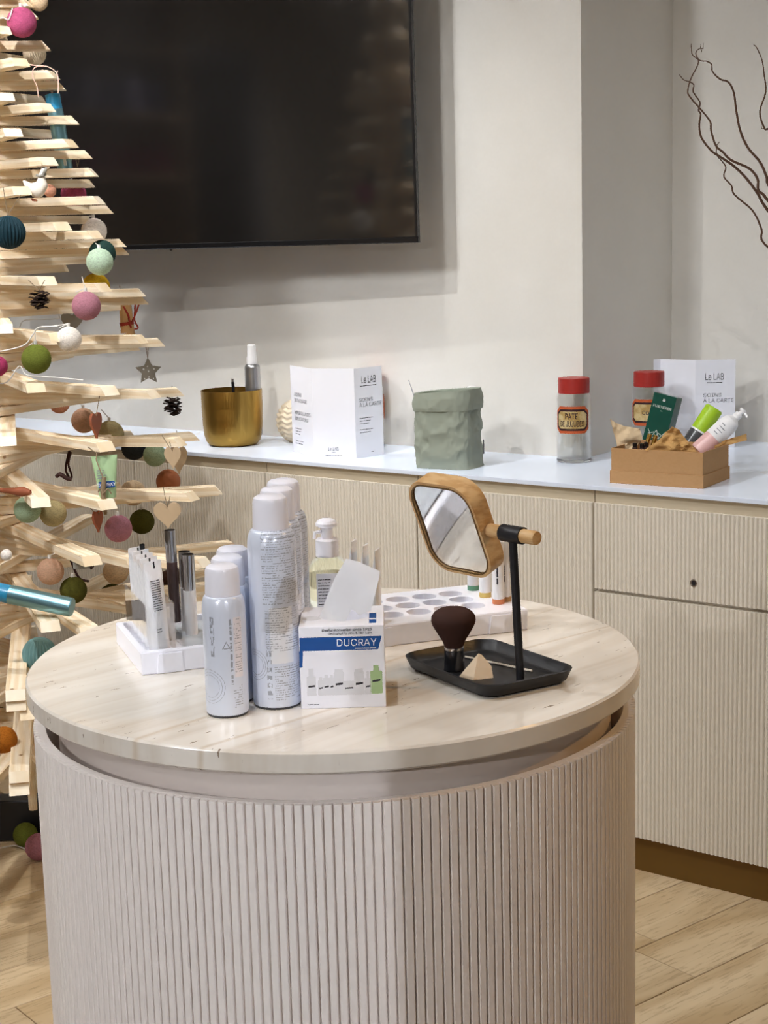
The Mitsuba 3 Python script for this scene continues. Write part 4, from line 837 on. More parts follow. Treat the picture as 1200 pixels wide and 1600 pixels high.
for i, (a, b, nm) in enumerate((((-0.7808, 2.1148, 1.0115), (-0.7737, 2.1203, 1.0386), 'left'), ((-0.7686, 2.1236, 1.0112), (-0.7627, 2.1282, 1.0353), 'right'))):
    k = thing('sample_vial', f'small gold capped vial in the kraft box, {nm} of two', 'vial', 'gold capped vials'); a, b = A(a), A(b); d = (b - a)
    part(k, 'cap', tube([a, b - d * 0.03, b], [0.0052, 0.0052, 0.0046], 18), 'm_gold', 40); part(k, 'glass', tube([a - d * 1.0, a], 0.0056, 18), 'm_brown', 40)
for i, (x, y, z) in enumerate(((-0.7968, 2.088, 1.0123), (-0.7837, 2.0982, 1.0103), (-0.7753, 2.1046, 1.013))):
    k = thing('sample_bottle', 'tiny dark bottle with a shiny cap low in the kraft box, ' + ['left', 'middle', 'right'][i] + ' of three', 'bottle', 'tiny dark bottles')
    M = upright((x, y, z - 0.03), (0, 0, 1)); part(k, 'bottle', lathe([(0, 0), (0.006, 0), (0.006, 0.026), (0.004, 0.028)], 16, M), 'm_brown', 30); part(k, 'cap', lathe([(0.0045, 0.027), (0.0050, 0.028), (0.0050, 0.038), (0, 0.039)], 16, M), 'm_dark_chrome', 30)

# ------------------------------------------------------------------ vase with bare branches
k = thing('branch_vase', 'tall dark vase with bare branches at the right end of the counter', 'vase')
vb = A((-0.4777, 2.62, 0.9538)); vb[2] = ZT; M = upright(vb, (0, 0, 1))
vm = vb + EZ * 0.26
part(k, 'body', lathe([(0, 0), (0.045, 0), (0.058, 0.01), (0.07, 0.07), (0.062, 0.14), (0.036, 0.21), (0.032, 0.25), (0.036, 0.262), (0.033, 0.262), (0.029, 0.25), (0.03, 0.2), (0.05, 0.1), (0, 0.02)], 48, M), 'm_comb_brown', True)
BR = (((-0.6497, 2.4869, 1.575), (-0.6682, 2.4727, 1.5992), (-0.6699, 2.4713, 1.6264), (-0.6862, 2.4587, 1.6522), (-0.7214, 2.4315, 1.6732), (-0.7376, 2.4189, 1.6935), (-0.7508, 2.4087, 1.7083), (-0.7604, 2.4013, 1.7444), (-0.7623, 2.3999, 1.7659), (-0.7819, 2.3847, 1.7968), (-0.8009, 2.37, 1.8241), (-0.8053, 2.3666, 1.8385), (-0.7996, 2.371, 1.8666), (-0.7854, 2.382, 1.9032), (-0.7904, 2.3781, 1.9244), (-0.7856, 2.3818, 1.9348), (-0.7761, 2.3891, 1.9363)), ((-0.6495, 2.4871, 1.5569), (-0.6666, 2.4738, 1.5937), (-0.6919, 2.4543, 1.6344), (-0.7155, 2.436, 1.6622), (-0.7419, 2.4156, 1.6847), (-0.7565, 2.4043, 1.6977), (-0.7757, 2.3895, 1.7288), (-0.7802, 2.386, 1.7594), (-0.7775, 2.3881, 1.7842), (-0.7819, 2.3847, 1.7951), (-0.7791, 2.3869, 1.8127), (-0.7923, 2.3767, 1.838), (-0.7909, 2.3777, 1.8539), (-0.7996, 2.371, 1.8613), (-0.8112, 2.362, 1.867), (-0.819, 2.356, 1.8796)), ((-0.6501, 2.4867, 1.6004), (-0.6583, 2.4803, 1.6296), (-0.6718, 2.4698, 1.6661), (-0.6955, 2.4515, 1.7011), (-0.7104, 2.44, 1.7427), (-0.7181, 2.434, 1.7894), (-0.7228, 2.4304, 1.8286), (-0.7331, 2.4224, 1.8537), (-0.7491, 2.4101, 1.8613), (-0.7636, 2.3988, 1.8795), (-0.7652, 2.3976, 1.8954), (-0.7753, 2.3898, 1.9035), (-0.7854, 2.3819, 1.9049), (-0.8014, 2.3696, 1.9195), (-0.8038, 2.3677, 1.9442)), ((-0.6515, 2.4855, 1.7229), (-0.6668, 2.4737, 1.7413), (-0.6769, 2.4659, 1.7809), (-0.6664, 2.474, 1.8267), (-0.6697, 2.4715, 1.8658), (-0.6744, 2.4678, 1.9012), (-0.6848, 2.4598, 1.9297), (-0.6906, 2.4553, 1.9359)), ((-0.6485, 2.4879, 1.4693), (-0.6554, 2.4825, 1.5061), (-0.6735, 2.4685, 1.5522), (-0.709, 2.4411, 1.5916), (-0.715, 2.4364, 1.6135), (-0.7298, 2.4249, 1.6357), (-0.7262, 2.4277, 1.6572), (-0.7345, 2.4213, 1.6736), (-0.7434, 2.4145, 1.6865), (-0.7444, 2.4137, 1.7081), (-0.7393, 2.4177, 1.7187)))
bl = ['bare brown branch, upper of the crossing pair', 'bare brown branch, lower of the crossing pair', 'bare brown branch reaching highest beside the pair', 'bare brown branch near the right edge', 'thin bare branch hanging lowest by the wall']
bofs = [0.0, 0.018, -0.03, -0.05, 0.03]
for i, b in enumerate(BR):
    k = thing('branch', bl[i] + ' in the vase', 'branch'); b = A(b) + E2 * bofs[i]
    end = vm + EZ * 0.02 + E1 * (0.008 * i - 0.016)
    m1 = b[0] * 0.55 + end * 0.45 + EZ * 0.03; m2 = b[0] * 0.25 + end * 0.75 - EZ * 0.01
    pts = smoothline(np.vstack([[end - EZ * 0.12], [end], [m2], [m1], b]), 4)
    r0 = 0.0030 if i < 3 else 0.0024
    part(k, 'stem', tube(pts, np.linspace(r0 * 1.4, 0.0009, len(pts)), 7), 'm_twig', 50)
    if i == 0: part(k, 'twig', cat(*[tube([b[-2] * (1 - t) + b[-1] * t, b[-2] * (1 - t) + b[-1] * t + EZ * h_ + E1 * 0.001], [0.0009, 0.0006], 5) for t, h_ in ((0.4, 0.010), (0.9, 0.012), (0.6, -0.008))]), 'm_twig')
    if i == 3: part(k, 'twig', tube([b[1], b[1] - E1 * 0.008 + EZ * 0.002, b[1] - E1 * 0.0095 + EZ * 0.011], [0.0012, 0.001, 0.0006], 5), 'm_twig')

# ------------------------------------------------------------------ tree of wooden slats
TC = A(-2.0422, 1.2535, 0)
SL = ((2.4569, -53.1), (2.4372, -86.1), (2.4175, 60.9), (2.3978, 27.9), (2.3781, -5.1), (2.3584, -38.1), (2.3387, -71.1), (2.319, 75.9), (2.2993, 42.9), (2.2796, 9.9), (2.2599, -23.1), (2.2402, -56.1), (2.2205, -89.1), (2.2008, 57.9), (2.1811, 24.9), (2.1614, -8.1), (2.1417, -41.1), (2.122, -74.1), (2.1023, 72.9), (2.0826, 39.9), (2.0629, 6.9), (2.0423, -9.2), (2.025, -47.4), (2.0077, -85.5), (1.9904, 56.4), (1.9707, -8.9), (1.951, -67.5), (1.9355, 79.2), (1.9199, 45.8), (1.9002, 9.1), (1.8805, -9.2), (1.8608, -61.0), (1.8411, 62.7), (1.8214, 33.0), (1.8017, -8.8), (1.782, -61.0), (1.7623, 61.2), (1.7426, 20.4), (1.7229, -9.2), (1.6994, 43.0), (1.6797, 1.7), (1.66, -36.2), (1.634, 61.4), (1.6143, 10.5), (1.5946, -8.8), (1.5749, -50.8), (1.5552, 44.7), (1.5355, 26.0), (1.5158, -9.1), (1.4961, -17.6), (1.4764, -59.7), (1.4567, -73.7), (1.437, 56.9), (1.4173, 31.9), (1.3976, -7.4), (1.3779, -12.7), (1.3582, -47.4), (1.3385, 75.2), (1.3147, 56.6), (1.295, 18.5), (1.2753, -12.0), (1.2539, -45.8), (1.2325, -79.5), (1.2111, 66.7), (1.1914, 42.0), (1.1717, 22.8), (1.152, -12.6), (1.1279, -58.0), (1.1038, 76.6), (1.0747, 48.3), (1.055, 16.5), (1.0338, -19.8), (1.0141, -62.1), (0.9936, -86.5), (0.973, 69.1), (0.9533, 51.7), (0.9336, 20.6), (0.9075, -9.8), (0.8878, -22.0), (0.8652, -71.7), (0.8425, 58.5), (0.8245, 47.4), (0.8064, 36.3), (0.7883, 25.2), (0.7686, -81.1), (0.7425, -23.0), (0.7198, 70.0), (0.7001, 61.7), (0.6817, 34.4), (0.6633, 7.1), (0.6448, -20.1), (0.6264, -47.4), (0.6079, -74.7), (0.5895, 78.1), (0.5698, 78.1), (0.5501, 75.6), (0.53, 46.0), (0.51, 16.5), (0.4899, -13.1), (0.4698, -42.6), (0.4497, -72.2), (0.4296, 78.3), (0.4049, 78.4), (0.3852, 45.4), (0.3655, 12.4), (0.3458, -20.6), (0.3261, -53.6), (0.3064, -86.6), (0.2867, 60.4), (0.267, 27.4))
tree = thing('slat_tree', 'tall Christmas tree of stacked wooden slats fanning round a pole', 'tree')
SW, ST = 0.041, 0.0194
part(tree, 'pole', tube([TC + EZ * 0.12, TC + EZ * 2.52], 0.011, 12), 'm_pine', 40)
def slat(L, seed):
    bev = 0.017; h, w = ST / 2, SW / 2; la, lb = L - bev, L                 # the ends slope: the underside is longer
    c = {(-1, 0): (-lb, -h), (1, 0): (lb, -h), (1, 1): (la, h), (-1, 1): (-la, h)}
    V, U, F = [], [], []
    def quad(p, uv):
        n = len(V); V.extend(p); U.extend(uv); F.extend([[n, n + 1, n + 2], [n, n + 2, n + 3]])
    o = seed * 4.0 + 2.0
    X = [(-lb, -h), (lb, -h), (la, h), (-la, h)]
    quad([(x, -w, z) for x, z in X], [(o + x, z + 0.01) for x, z in X])
    quad([(x, w, z) for x, z in X[::-1]], [(o + x, z + 0.085) for x, z in X[::-1]])
    quad([(-la, -w, h), (la, -w, h), (la, w, h), (-la, w, h)], [(o - la, 0.02), (o + la, 0.02), (o + la, 0.06), (o - la, 0.06)])
    quad([(-lb, w, -h), (lb, w, -h), (lb, -w, -h), (-lb, -w, -h)], [(o - lb, 0.10), (o + lb, 0.10), (o + lb, 0.14), (o - lb, 0.14)])
    quad([(lb, -w, -h), (lb, w, -h), (la, w, h), (la, -w, h)], [(o + 1.5, 0.0), (o + 1.5, 0.003), (o + 1.53, 0.003), (o + 1.53, 0.0)])
    quad([(-lb, w, -h), (-lb, -w, -h), (-la, -w, h), (-la, w, h)], [(o + 1.6, 0.0), (o + 1.6, 0.003), (o + 1.63, 0.003), (o + 1.63, 0.0)])
    return TM(V, F), A(U)
for i, (z, az) in enumerate(SL):
    R_ = 0.313 - 0.33 * (z - 1.5); a = math.radians(az); d = E1 * math.cos(a) - E2 * math.sin(a)
    m, uv = slat(R_, i); M = basis(TC + EZ * z, d, np.cross(EZ, d))
    part(tree, 'slat', xf(m, M), 'm_pine', uv=uv)
part(tree, 'base', cat(box(-0.42, 0.42, -0.03, 0.03, 0.0, 0.11, 0.004)).apply_transform(yaw(TC + E2 * 0.12, 0.65)) , 'm_black', label='black base board')
# ornaments
def cords(k, tops, low, m_='m_cord', r=0.0009, nm='cord'):
    ms = [tube(smoothline([low, (A(t) + A(low)) / 2, A(t)], 2), r, 5) for t in tops]
    part(k, nm, cat(*ms), m_)
def bauble(px_ball, colr, label, tops=(), cable=False):
    x, y, z, r = px_ball; k = thing('cotton_ball', label, 'bauble', None)
    m = ball_mesh((0, 0, 0), 1.0, 4); v = m.vertices; m.vertices = v * (1 + 0.012 * (meshkit.fbm(v * 9 + x * 40, 2, 3) - 0.5))[:, None] * r
    part(k, 'shell', mv(m, (x, y, z)), 'm_ball_' + colr, True)
    c = A(x, y, z)
    if len(tops): part(k, 'socket', tube([c + EZ * r * 0.96, c + EZ * (r + 0.008)], 0.004, 8), 'm_clear' if False else 'm_cable', 40); cords(k, tops, c + EZ * (r + 0.006), 'm_cable', 0.0013, 'cable')
    return k
BALLS = [
 ((-1.9024, 1.2607, 2.011, 0.0332), 'pink', 'pink cotton ball near the top of the slat tree', ((-1.8937, 1.2674, 2.0454),)),
 ((-1.9489, 1.3532, 2.071, 0.0222), 'beige', 'beige cotton ball cut by the top edge, on the slat tree', ()),
 ((-2.0271, 1.4942, 1.6362, 0.0315), 'pink', 'pink ball half hidden behind a slat, right of the white goose', ((-2.0479, 1.4781, 1.6693),)),
 ((-1.8277, 1.2478, 1.6357, 0.0145), 'salmon', 'small salmon ball right behind the white goose', ()),
 ((-2.0119, 1.5405, 1.5469, 0.0319), 'white', 'white cotton ball with its socket, before the dark screen edge', ((-2.037, 1.5211, 1.5759), (-2.0595, 1.5036, 1.5783))),
 ((-1.7599, 1.3333, 1.4926, 0.0308), 'forest', 'dark green ball behind the mint ball', ()),
 ((-1.7339, 1.3003, 1.4743, 0.0305), 'mint', 'mint green cotton ball hanging below the screen corner', ((-1.74, 1.2956, 1.5161), (-1.7533, 1.2853, 1.4534))),
 ((-2.0672, 1.5861, 1.4064, 0.0359), 'mustard', 'mustard yellow ball behind a slat end', ((-2.0656, 1.5873, 1.4402),)),
 ((-1.7011, 1.223, 1.3788, 0.0321), 'mauve', 'mauve cotton ball below the mustard ball', ((-1.7177, 1.2102, 1.4104), (-1.7059, 1.2193, 1.4439))),
 ((-1.6904, 1.1576, 1.3094, 0.0275), 'white', 'white cotton ball in front of a slat end', ((-1.7403, 1.1191, 1.3363), (-1.7058, 1.1457, 1.3351))),
 ((-1.7088, 1.078, 1.2714, 0.032), 'olive', 'olive green cotton ball below the white ball', ((-1.7204, 1.069, 1.3009), (-1.7077, 1.0789, 1.335))),
 ((-1.7529, 1.0067, 1.2606, 0.0221), 'magenta', 'magenta ball cut by the left edge', ()),
 ((-2.2105, 1.5653, 1.1063, 0.0269), 'salmon', 'salmon ball peeking out under the slats', ()),
 ((-2.2003, 1.6364, 1.0535, 0.0332), 'tan', 'pinkish tan ball beside the brown wooden heart', ((-2.205, 1.6328, 1.0965),)),
 ((-2.1141, 1.6479, 1.0191, 0.0372), 'khaki', 'khaki ball behind a slat, upper right of the green tube', ((-2.1297, 1.6358, 1.0858),)),
 ((-2.07, 1.6884, 0.981, 0.0322), 'ink', 'black ball hanging behind a slat beside the sage ball', ()),
 ((-1.9944, 1.691, 0.9666, 0.0302), 'sage', 'sage green ball left of the two beige hearts', ((-1.9822, 1.7004, 1.005),)),
 ((-2.1173, 1.7215, 0.8524, 0.0345), 'beige', 'beige ball half hidden behind a slat, right of the green tube', ()),
 ((-1.744, 1.0548, 0.9405, 0.0297), 'sage', 'sage green ball at the left, under a slat end', ()),
 ((-1.7374, 1.1208, 0.9222, 0.0301), 'khaki', 'khaki cotton ball beside the sage one under a slat end', ()),
 ((-1.6677, 1.2498, 0.8724, 0.0314), 'mauve', 'mauve cotton ball lying on a lower slat', ((-1.6703, 1.2477, 0.8397),)),
 ((-2.0874, 1.7203, 0.7763, 0.0336), 'dark_olive', 'dark olive ball right of the mauve ball', ((-2.0805, 1.7256, 0.8093),)),
 ((-1.7383, 1.1034, 0.7918, 0.0302), 'tan', 'tan cotton ball above the teal lotion tube', ((-1.7212, 1.1166, 0.8367),)),
 ((-1.7113, 1.1437, 0.7443, 0.0304), 'dark_olive', 'dark olive ball beside the end of the teal tube', ((-1.7154, 1.1405, 0.777),)),
 ((-2.0759, 1.6057, 0.6616, 0.0338), 'beige', 'beige ball behind the clear tube holder', ((-2.0862, 1.5978, 0.7016),)),
 ((-1.7268, 0.9747, 0.854, 0.0125), 'white', 'small white ball at the left edge', ()),
 ((-2.1066, 1.6169, 0.5845, 0.0376), 'dark_olive', 'dark ball low behind the clear tube holder', ()),
 ((-1.7175, 0.9255, 0.4506, 0.0294), 'amber', 'amber ball low at the left edge', ()),
 ((-2.1081, 1.2755, 0.031, 0.031), 'olive', 'green ball lying on the floor at the foot of the tree', ()),
 ((-2.0091, 1.2358, 0.034, 0.034), 'mauve', 'mauve ball lying on the floor beside the table drum', ()),
]
for b, colr, label, tops in BALLS: bauble(b, colr, label, [A(t) for t in tops])
def comb_ball(b, m_, label, tops=(), pleats=26, tilt=0.0):
    x, y, z, r = b; k = thing('honeycomb_ball', label, 'bauble'); n = pleats * 6
    th, ph = np.meshgrid(np.linspace(0, 2 * PI, n + 1), np.linspace(0.02, PI - 0.02, 24), indexing='ij')
    rr_ = r * (1 - 0.16 * np.abs(np.cos(th * pleats / 2)) ** 3 * np.sin(ph) ** 0.5)
    V = np.stack([rr_ * np.sin(ph) * np.cos(th), rr_ * np.sin(ph) * np.sin(th), r * np.cos(ph)], -1).reshape(-1, 3); F = []
    for i in range(n):
        a = i * 24 + np.arange(23); F += [np.stack([a, a + 25, a + 1], 1), np.stack([a, a + 24, a + 25], 1)]
    m = TM(V, np.vstack(F))
    if tilt: m = xf(m, rot(-E2, tilt))
    part(k, 'paper', mv(m, (x, y, z)), m_, 60)
    if len(tops): cords(k, [A(t) for t in tops], A(x, y, z + r))
comb_ball((-1.7976, 1.0988, 1.5442, 0.0364), 'm_comb_navy', 'dark navy pleated paper ball hanging at the left edge', ((-1.8022, 1.0952, 1.6417), (-1.7723, 1.1183, 1.6243)))
comb_ball((-2.0378, 1.4079, 1.9657, 0.0275), 'm_comb_cream', 'cream pleated paper ball below the pink ball', (), 30, 0.35)
comb_ball((-1.7368, 1.0559, 0.6115, 0.0388), 'm_comb_teal', 'teal pleated paper ball behind the table edge', ())
comb_ball((-1.9571, 1.6996, 0.6136, 0.0509), 'm_comb_brown', 'dark brown pleated paper ball behind the mascaras', (), 14, 0.6)
def pine_cone(b, label, tops):
    x, y, z, r = b; k = thing('pine_cone', label, 'pine cone'); ms = []; rng = random.Random(int(x * 1000))
    N = 46
    for j in range(N):
        q = j / (N - 1); a = j * 2.39996 + rng.uniform(-0.15, 0.15); d = A(math.cos(a), math.sin(a), 0); t = A(-math.sin(a), math.cos(a), 0)
        zr = r * (0.85 - 1.75 * q); rad = r * (0.35 + 0.80 * math.sin(PI * (0.12 + 0.80 * q))); w_ = r * (0.28 + 0.16 * math.sin(PI * q))
        dv = d * math.cos(0.35) + EZ * math.sin(rng.uniform(-0.5, 0.35)); n = np.cross(dv, t)
        o = EZ * zr + d * r * 0.06; e = EZ * zr + dv * rad
        ms.append(hull([o + t * w_ * 0.3, o - t * w_ * 0.3, e + t * w_ - dv * w_ * 0.5, e - t * w_ - dv * w_ * 0.5, e + t * w_ * 0.5, e - t * w_ * 0.5, e + n * r * 0.10 - dv * w_ * 0.3, e - n * r * 0.06, o + n * r * 0.06]))
    part(k, 'scales', mv(cat(*ms), (x, y, z)), 'm_cone', kind='stuff')
    cords(k, [A(t) for t in tops], A(x, y, z + r * 0.9))
pine_cone((-2.0079, 1.4955, 1.6847, 0.0188), 'dark pine cone below the teal lotion tube', ((-2.0109, 1.4932, 1.7246), (-2.0035, 1.4989, 1.7244)))
pine_cone((-1.734, 1.1188, 1.3977, 0.0217), 'dark pine cone hanging under a slat end above the mauve ball', ((-1.7506, 1.106, 1.4398), (-1.723, 1.1273, 1.4389)))
pine_cone((-1.8789, 1.6513, 1.1051, 0.0228), 'dark pine cone hanging from the end of a long slat near the brass pot', ((-1.8782, 1.6518, 1.1555),))
# goose
k = thing('goose_ornament', 'white goose ornament with a grey scarf hanging in the tree', 'ornament')
g = A((-1.7989, 1.1851, 1.6425)); s = 0.0014
G = lambda x, y, d=0.0: g + E1 * ((x - 57) * s) + EZ * ((292 - y) * s) + E2 * d
part(k, 'body', chain([((G(38, 283)), 2 * s), ((G(47, 294)), 9 * s)][0:2] and [((G(38, 283), 2 * s), (G(48, 294), 8 * s)), ((G(48, 294), 8 * s), (G(58, 297), 12.5 * s)), ((G(58, 297), 12.5 * s), (G(66, 290), 9 * s)), ((G(66, 290), 9 * s), (G(66, 276), 5 * s)), ((G(66, 276), 5 * s), (G(70, 268), 5 * s))], 0.003, 8), 'm_goose', True)
part(k, 'scarf', tube([G(60, 274, -0.004), G(64, 276, -0.009), G(70, 275, -0.009), G(73, 272, -0.003)], 0.0032, 8), 'm_star', 40)
part(k, 'bow', tube([G(70, 274, -0.009), G(74, 268, -0.011), G(76, 262, -0.008)], [0.003, 0.0038, 0.002], 8), 'm_star', 40)
part(k, 'beak', tube([G(73, 266, 0), G(77, 264, 0), G(80, 262, 0)], [0.004, 0.003, 0.0012], 8), 'm_heart', 40)
part(k, 'foot', hull([G(49, 309, -0.01), G(58, 312, -0.01), G(58, 315, -0.01), G(50, 314, -0.01), G(52, 311, 0.005), G(57, 313, 0.005)]), 'm_heart_red')
cords(k, [A((-1.7863, 1.1949, 1.692))], G(67, 264))
# hearts, star, bits of wood
def heart_poly(w, h):
    t = np.linspace(0, 2 * PI, 40, endpoint=False); x = 16 * np.sin(t) ** 3; y = 13 * np.cos(t) - 5 * np.cos(2 * t) - 2 * np.cos(3 * t) - np.cos(4 * t)
    return Polygon(np.column_stack([x / 32 * w, (y + 2.5) / 29 * h]))
def hung(name, label, cat_, P_, turn, poly, th_, m_, tops, notch=0.0):
    k = thing(name, label, cat_); P_ = A(P_); d = E1 * math.cos(turn) + E2 * math.sin(turn); n = np.cross(d, EZ)
    part(k, 'plate', xf(mv(extr(poly, th_), (0, 0, -th_ / 2)), basis(P_, d, EZ)), m_)
    if len(tops): cords(k, [A(t) for t in tops], P_ + EZ * (poly.bounds[3] * (0.55 if notch else 0.95)))
    return k
def s_(n): return n
hung('wooden_heart', 'grey wooden heart behind the white ball', 'heart', (-2.1153, 1.5425, 1.3192), 0.2, heart_poly(0.0556, 0.0556), 0.006, 'm_star', ((-2.1408, 1.5228, 1.3525), (-2.1173, 1.541, 1.3582)), 1)
hung('wooden_heart', 'narrow reddish wooden heart seen nearly edge on, beside the tan ball', 'heart', (-1.6712, 1.2037, 1.1141), 1.32, heart_poly(0.055, 0.0573), 0.006, 'm_heart_red', ((-1.6809, 1.1962, 1.1504), (-1.6598, 1.2125, 1.1897)), 1)
hung('wooden_heart', 'beige wooden heart behind its twin, right of the sage ball', 'heart', (-1.9085, 1.6913, 0.9568), 0.3, heart_poly(0.0464, 0.0762), 0.006, 'm_heart', ((-1.9093, 1.6907, 1.0369),), 1)
hung('wooden_heart', 'beige wooden heart in front of its twin, right of the sage ball', 'heart', (-1.5949, 1.3621, 1.0251), 0.1, heart_poly(0.0382, 0.0529), 0.006, 'm_heart', ((-1.6125, 1.3485, 1.079), (-1.5991, 1.3588, 1.0638)), 1)
hung('wooden_heart', 'wide beige wooden heart hanging right above the chrome cap of the lip crayon', 'heart', (-1.5448, 1.2875, 0.9068), 0.0, heart_poly(0.062, 0.0606), 0.007, 'm_heart', ((-1.55, 1.2835, 0.9741), (-1.5384, 1.2924, 0.9518)), 1)
hung('wooden_heart', 'small reddish heart on edge below the green tube', 'heart', (-1.6435, 1.1678, 0.904), 1.15, heart_poly(0.036, 0.0486), 0.006, 'm_heart_red', ((-1.6588, 1.1561, 0.9407), (-1.6366, 1.1732, 0.9327)), 1)
sp = Polygon([((1.0 if i % 2 == 0 else 0.5) * math.cos(PI / 2 + i * PI / 5), (1.0 if i % 2 == 0 else 0.5) * math.sin(PI / 2 + i * PI / 5)) for i in range(10)])
from shapely import affinity
sr = 0.0354; sp = affinity.scale(sp, sr, sr, origin=(0, 0))
for a, b, c_ in ((-0.35, 0.15, 0.08), (0.42, 0.16, 0.07), (0.0, 0.0, 0.07), (-0.3, -0.55, 0.06), (0.02, -0.42, 0.06), (0.34, -0.55, 0.06), (-0.05, 0.35, 0.06)): sp = sp.difference(Point(a * sr, b * sr).buffer(c_ * sr, quad_segs=4))
hung('star_ornament', 'grey star with pierced holes hanging from a slat', 'star', (-1.9728, 1.6632, 1.1892), 0.0, sp, 0.004, 'm_star', ((-1.9753, 1.6613, 1.2533), (-1.9699, 1.6654, 1.258)))
k = thing('copper_ball', 'copper coloured ball half hidden behind a slat below the beige hearts', 'bauble')
x, y, z, r = (-1.9999, 1.7403, 0.8897, 0.0323); part(k, 'shell', ball_mesh((x, y, z), r, 4), 'm_copper', True); cords(k, [A((-1.9992, 1.7409, 0.9412))], A(x, y, z + r))
k = thing('wooden_spoon_tip', 'flat orange-brown wooden spoon tip lying on a slat at the left edge', 'spoon')
q0, q1 = A((-1.7694, 0.9829, 0.9933)), A((-1.6806, 1.0149, 0.9898)); part(k, 'blade', tube([q0, q0 * 0.6 + q1 * 0.4, q0 * 0.2 + q1 * 0.8, q1], [0.004, 0.006, 0.011, 0.005], 10).apply_transform(np.eye(4)), 'm_heart_red', 50)
# tubes hanging in the tree
def lotion_tube(a, b, r, label, tops, split=0.2):
    k = thing('lotion_tube', label, 'tube'); a, b = A(a), A(b); d = b - a
    part(k, 'cap', tube([a, a + d * 0.01, a + d * split], [r * 0.94, r, r], 22), 'm_teal_cap', 40, 'blue cap'); part(k, 'body', tube([a + d * split, b - d * 0.02, b], [r * 1.04, r * 1.04, r * 0.95], 22), 'm_teal_metal', 40)
    if tops: part(k, 'print', tube([a + d * 0.76, a + d * 0.93], r * 0.35, 6).apply_translation(-E2 * r * 0.74 + E1 * r * 0.25), 'm_silver_print'); cords(k, [A(t) for t in tops], a + EZ * 0.001, 'm_pink_cord', 0.0016)
lotion_tube((-1.938, 1.3688, 1.8627), (-1.9218, 1.3813, 1.6849), 0.0177, 'teal metallic lotion tube hanging upright near the top of the tree', ((-1.9429, 1.365, 1.9049), (-1.954, 1.3564, 1.9197), (-1.9258, 1.3782, 1.9159)))
tq0, tq1 = A((-1.7243, 0.9071, 0.792)), A((-1.5534, 1.0014, 0.7528))
lotion_tube(tq0, tq1, 0.02, 'teal metallic lotion tube lying across the slats near the table', [], 0.30)
k = thing('pink_bow', 'pale pink cord bow tied over a slat end', 'bow')
pb_ = ((-1.8855, 1.2427, 1.9204), (-1.872, 1.2531, 1.9157), (-1.8585, 1.2635, 1.9125), (-1.8427, 1.2758, 1.9106), (-1.8295, 1.286, 1.9004), (-1.8246, 1.2898, 1.8848), (-1.8262, 1.2885, 1.8513)); pc_ = ((-1.8585, 1.2635, 1.9125), (-1.868, 1.2562, 1.9058), (-1.87, 1.2547, 1.8892), (-1.8631, 1.26, 1.8679), (-1.862, 1.2608, 1.8441))
part(k, 'cord', cat(tube(smoothline(pb_, 3), 0.0015, 6), tube(smoothline(pc_, 3), 0.0013, 6)), 'm_pink_cord', 50)
k = thing('gel_tube', 'green translucent gel tube hanging in the tree with a twig clip', 'tube')
gq = A((-1.6094, 1.1636, 1.0081)); gs = 0.0014; GG = lambda x, y, d=0.0: gq + E1 * ((x - 163) * gs) + EZ * ((745 - y) * gs) + E2 * d
th_ = 22 * gs
Mg = upright(GG(167, 778), GG(164.5, 711) - GG(167, 778))
part(k, 'tube', tube_pack(20.5 * gs, 9 * gs, 67 * gs, Mg, taper=0.38), 'm_green_tube', 45)
part(k, 'cap', lathe([(0, -0.014), (8 * gs, -0.014), (9 * gs, -0.003), (9 * gs, 0.001)], 24, Mg), 'm_white_gloss', 30)
part(k, 'label_band', xf(cbox(25 * gs, 0.001, 10 * gs, 0, (0, -0.0135, 22 * gs)), Mg), 'm_blue')
part(k, 'lettering', xf(mv(xf(words('DUCRAY', 5.0 * gs, 'c', 0.0004, True), rot((1, 0, 0), PI / 2)), (0, -0.0142, 19.5 * gs)), Mg), 'm_white_paper', kind='stuff')
part(k, 'print', xf(cat(*[mv(xf(words(w_, 2.6 * gs, 'l', 0.0003), rot((1, 0, 0), PI / 2)), (-13 * gs, -0.0125 + 0.00014 * i, (44 - 4 * i) * gs)) for i, w_ in enumerate(('xxxx xx', 'xxxxxx', 'xxxxx xxx', 'xxxxxxx'))]), Mg), 'm_grey_ink', kind='stuff')
k = thing('twig_clip', 'small brown twig tied with twine over the green gel tube', 'clip')
part(k, 'twig', tube([GG(166, 743, -0.024), GG(163, 765, -0.027), GG(165, 802, -0.026)], [0.0045, 0.006, 0.004], 8), 'm_cord', 40)
part(k, 'twine', cat(tube(smoothline([GG(156, 766, -0.026), GG(160, 760, -0.030), GG(164, 768, -0.033), GG(171, 761, -0.030), GG(176, 769, -0.026)], 3), 0.0018, 6), tube([GG(155, 700, 0), GG(154, 716, -0.016), GG(165, 745, -0.026)], 0.0014, 5), tube([GG(140, 697, 0), GG(156, 708, -0.006), GG(176, 706, 0)], 0.0014, 5)), 'm_cord', 40)
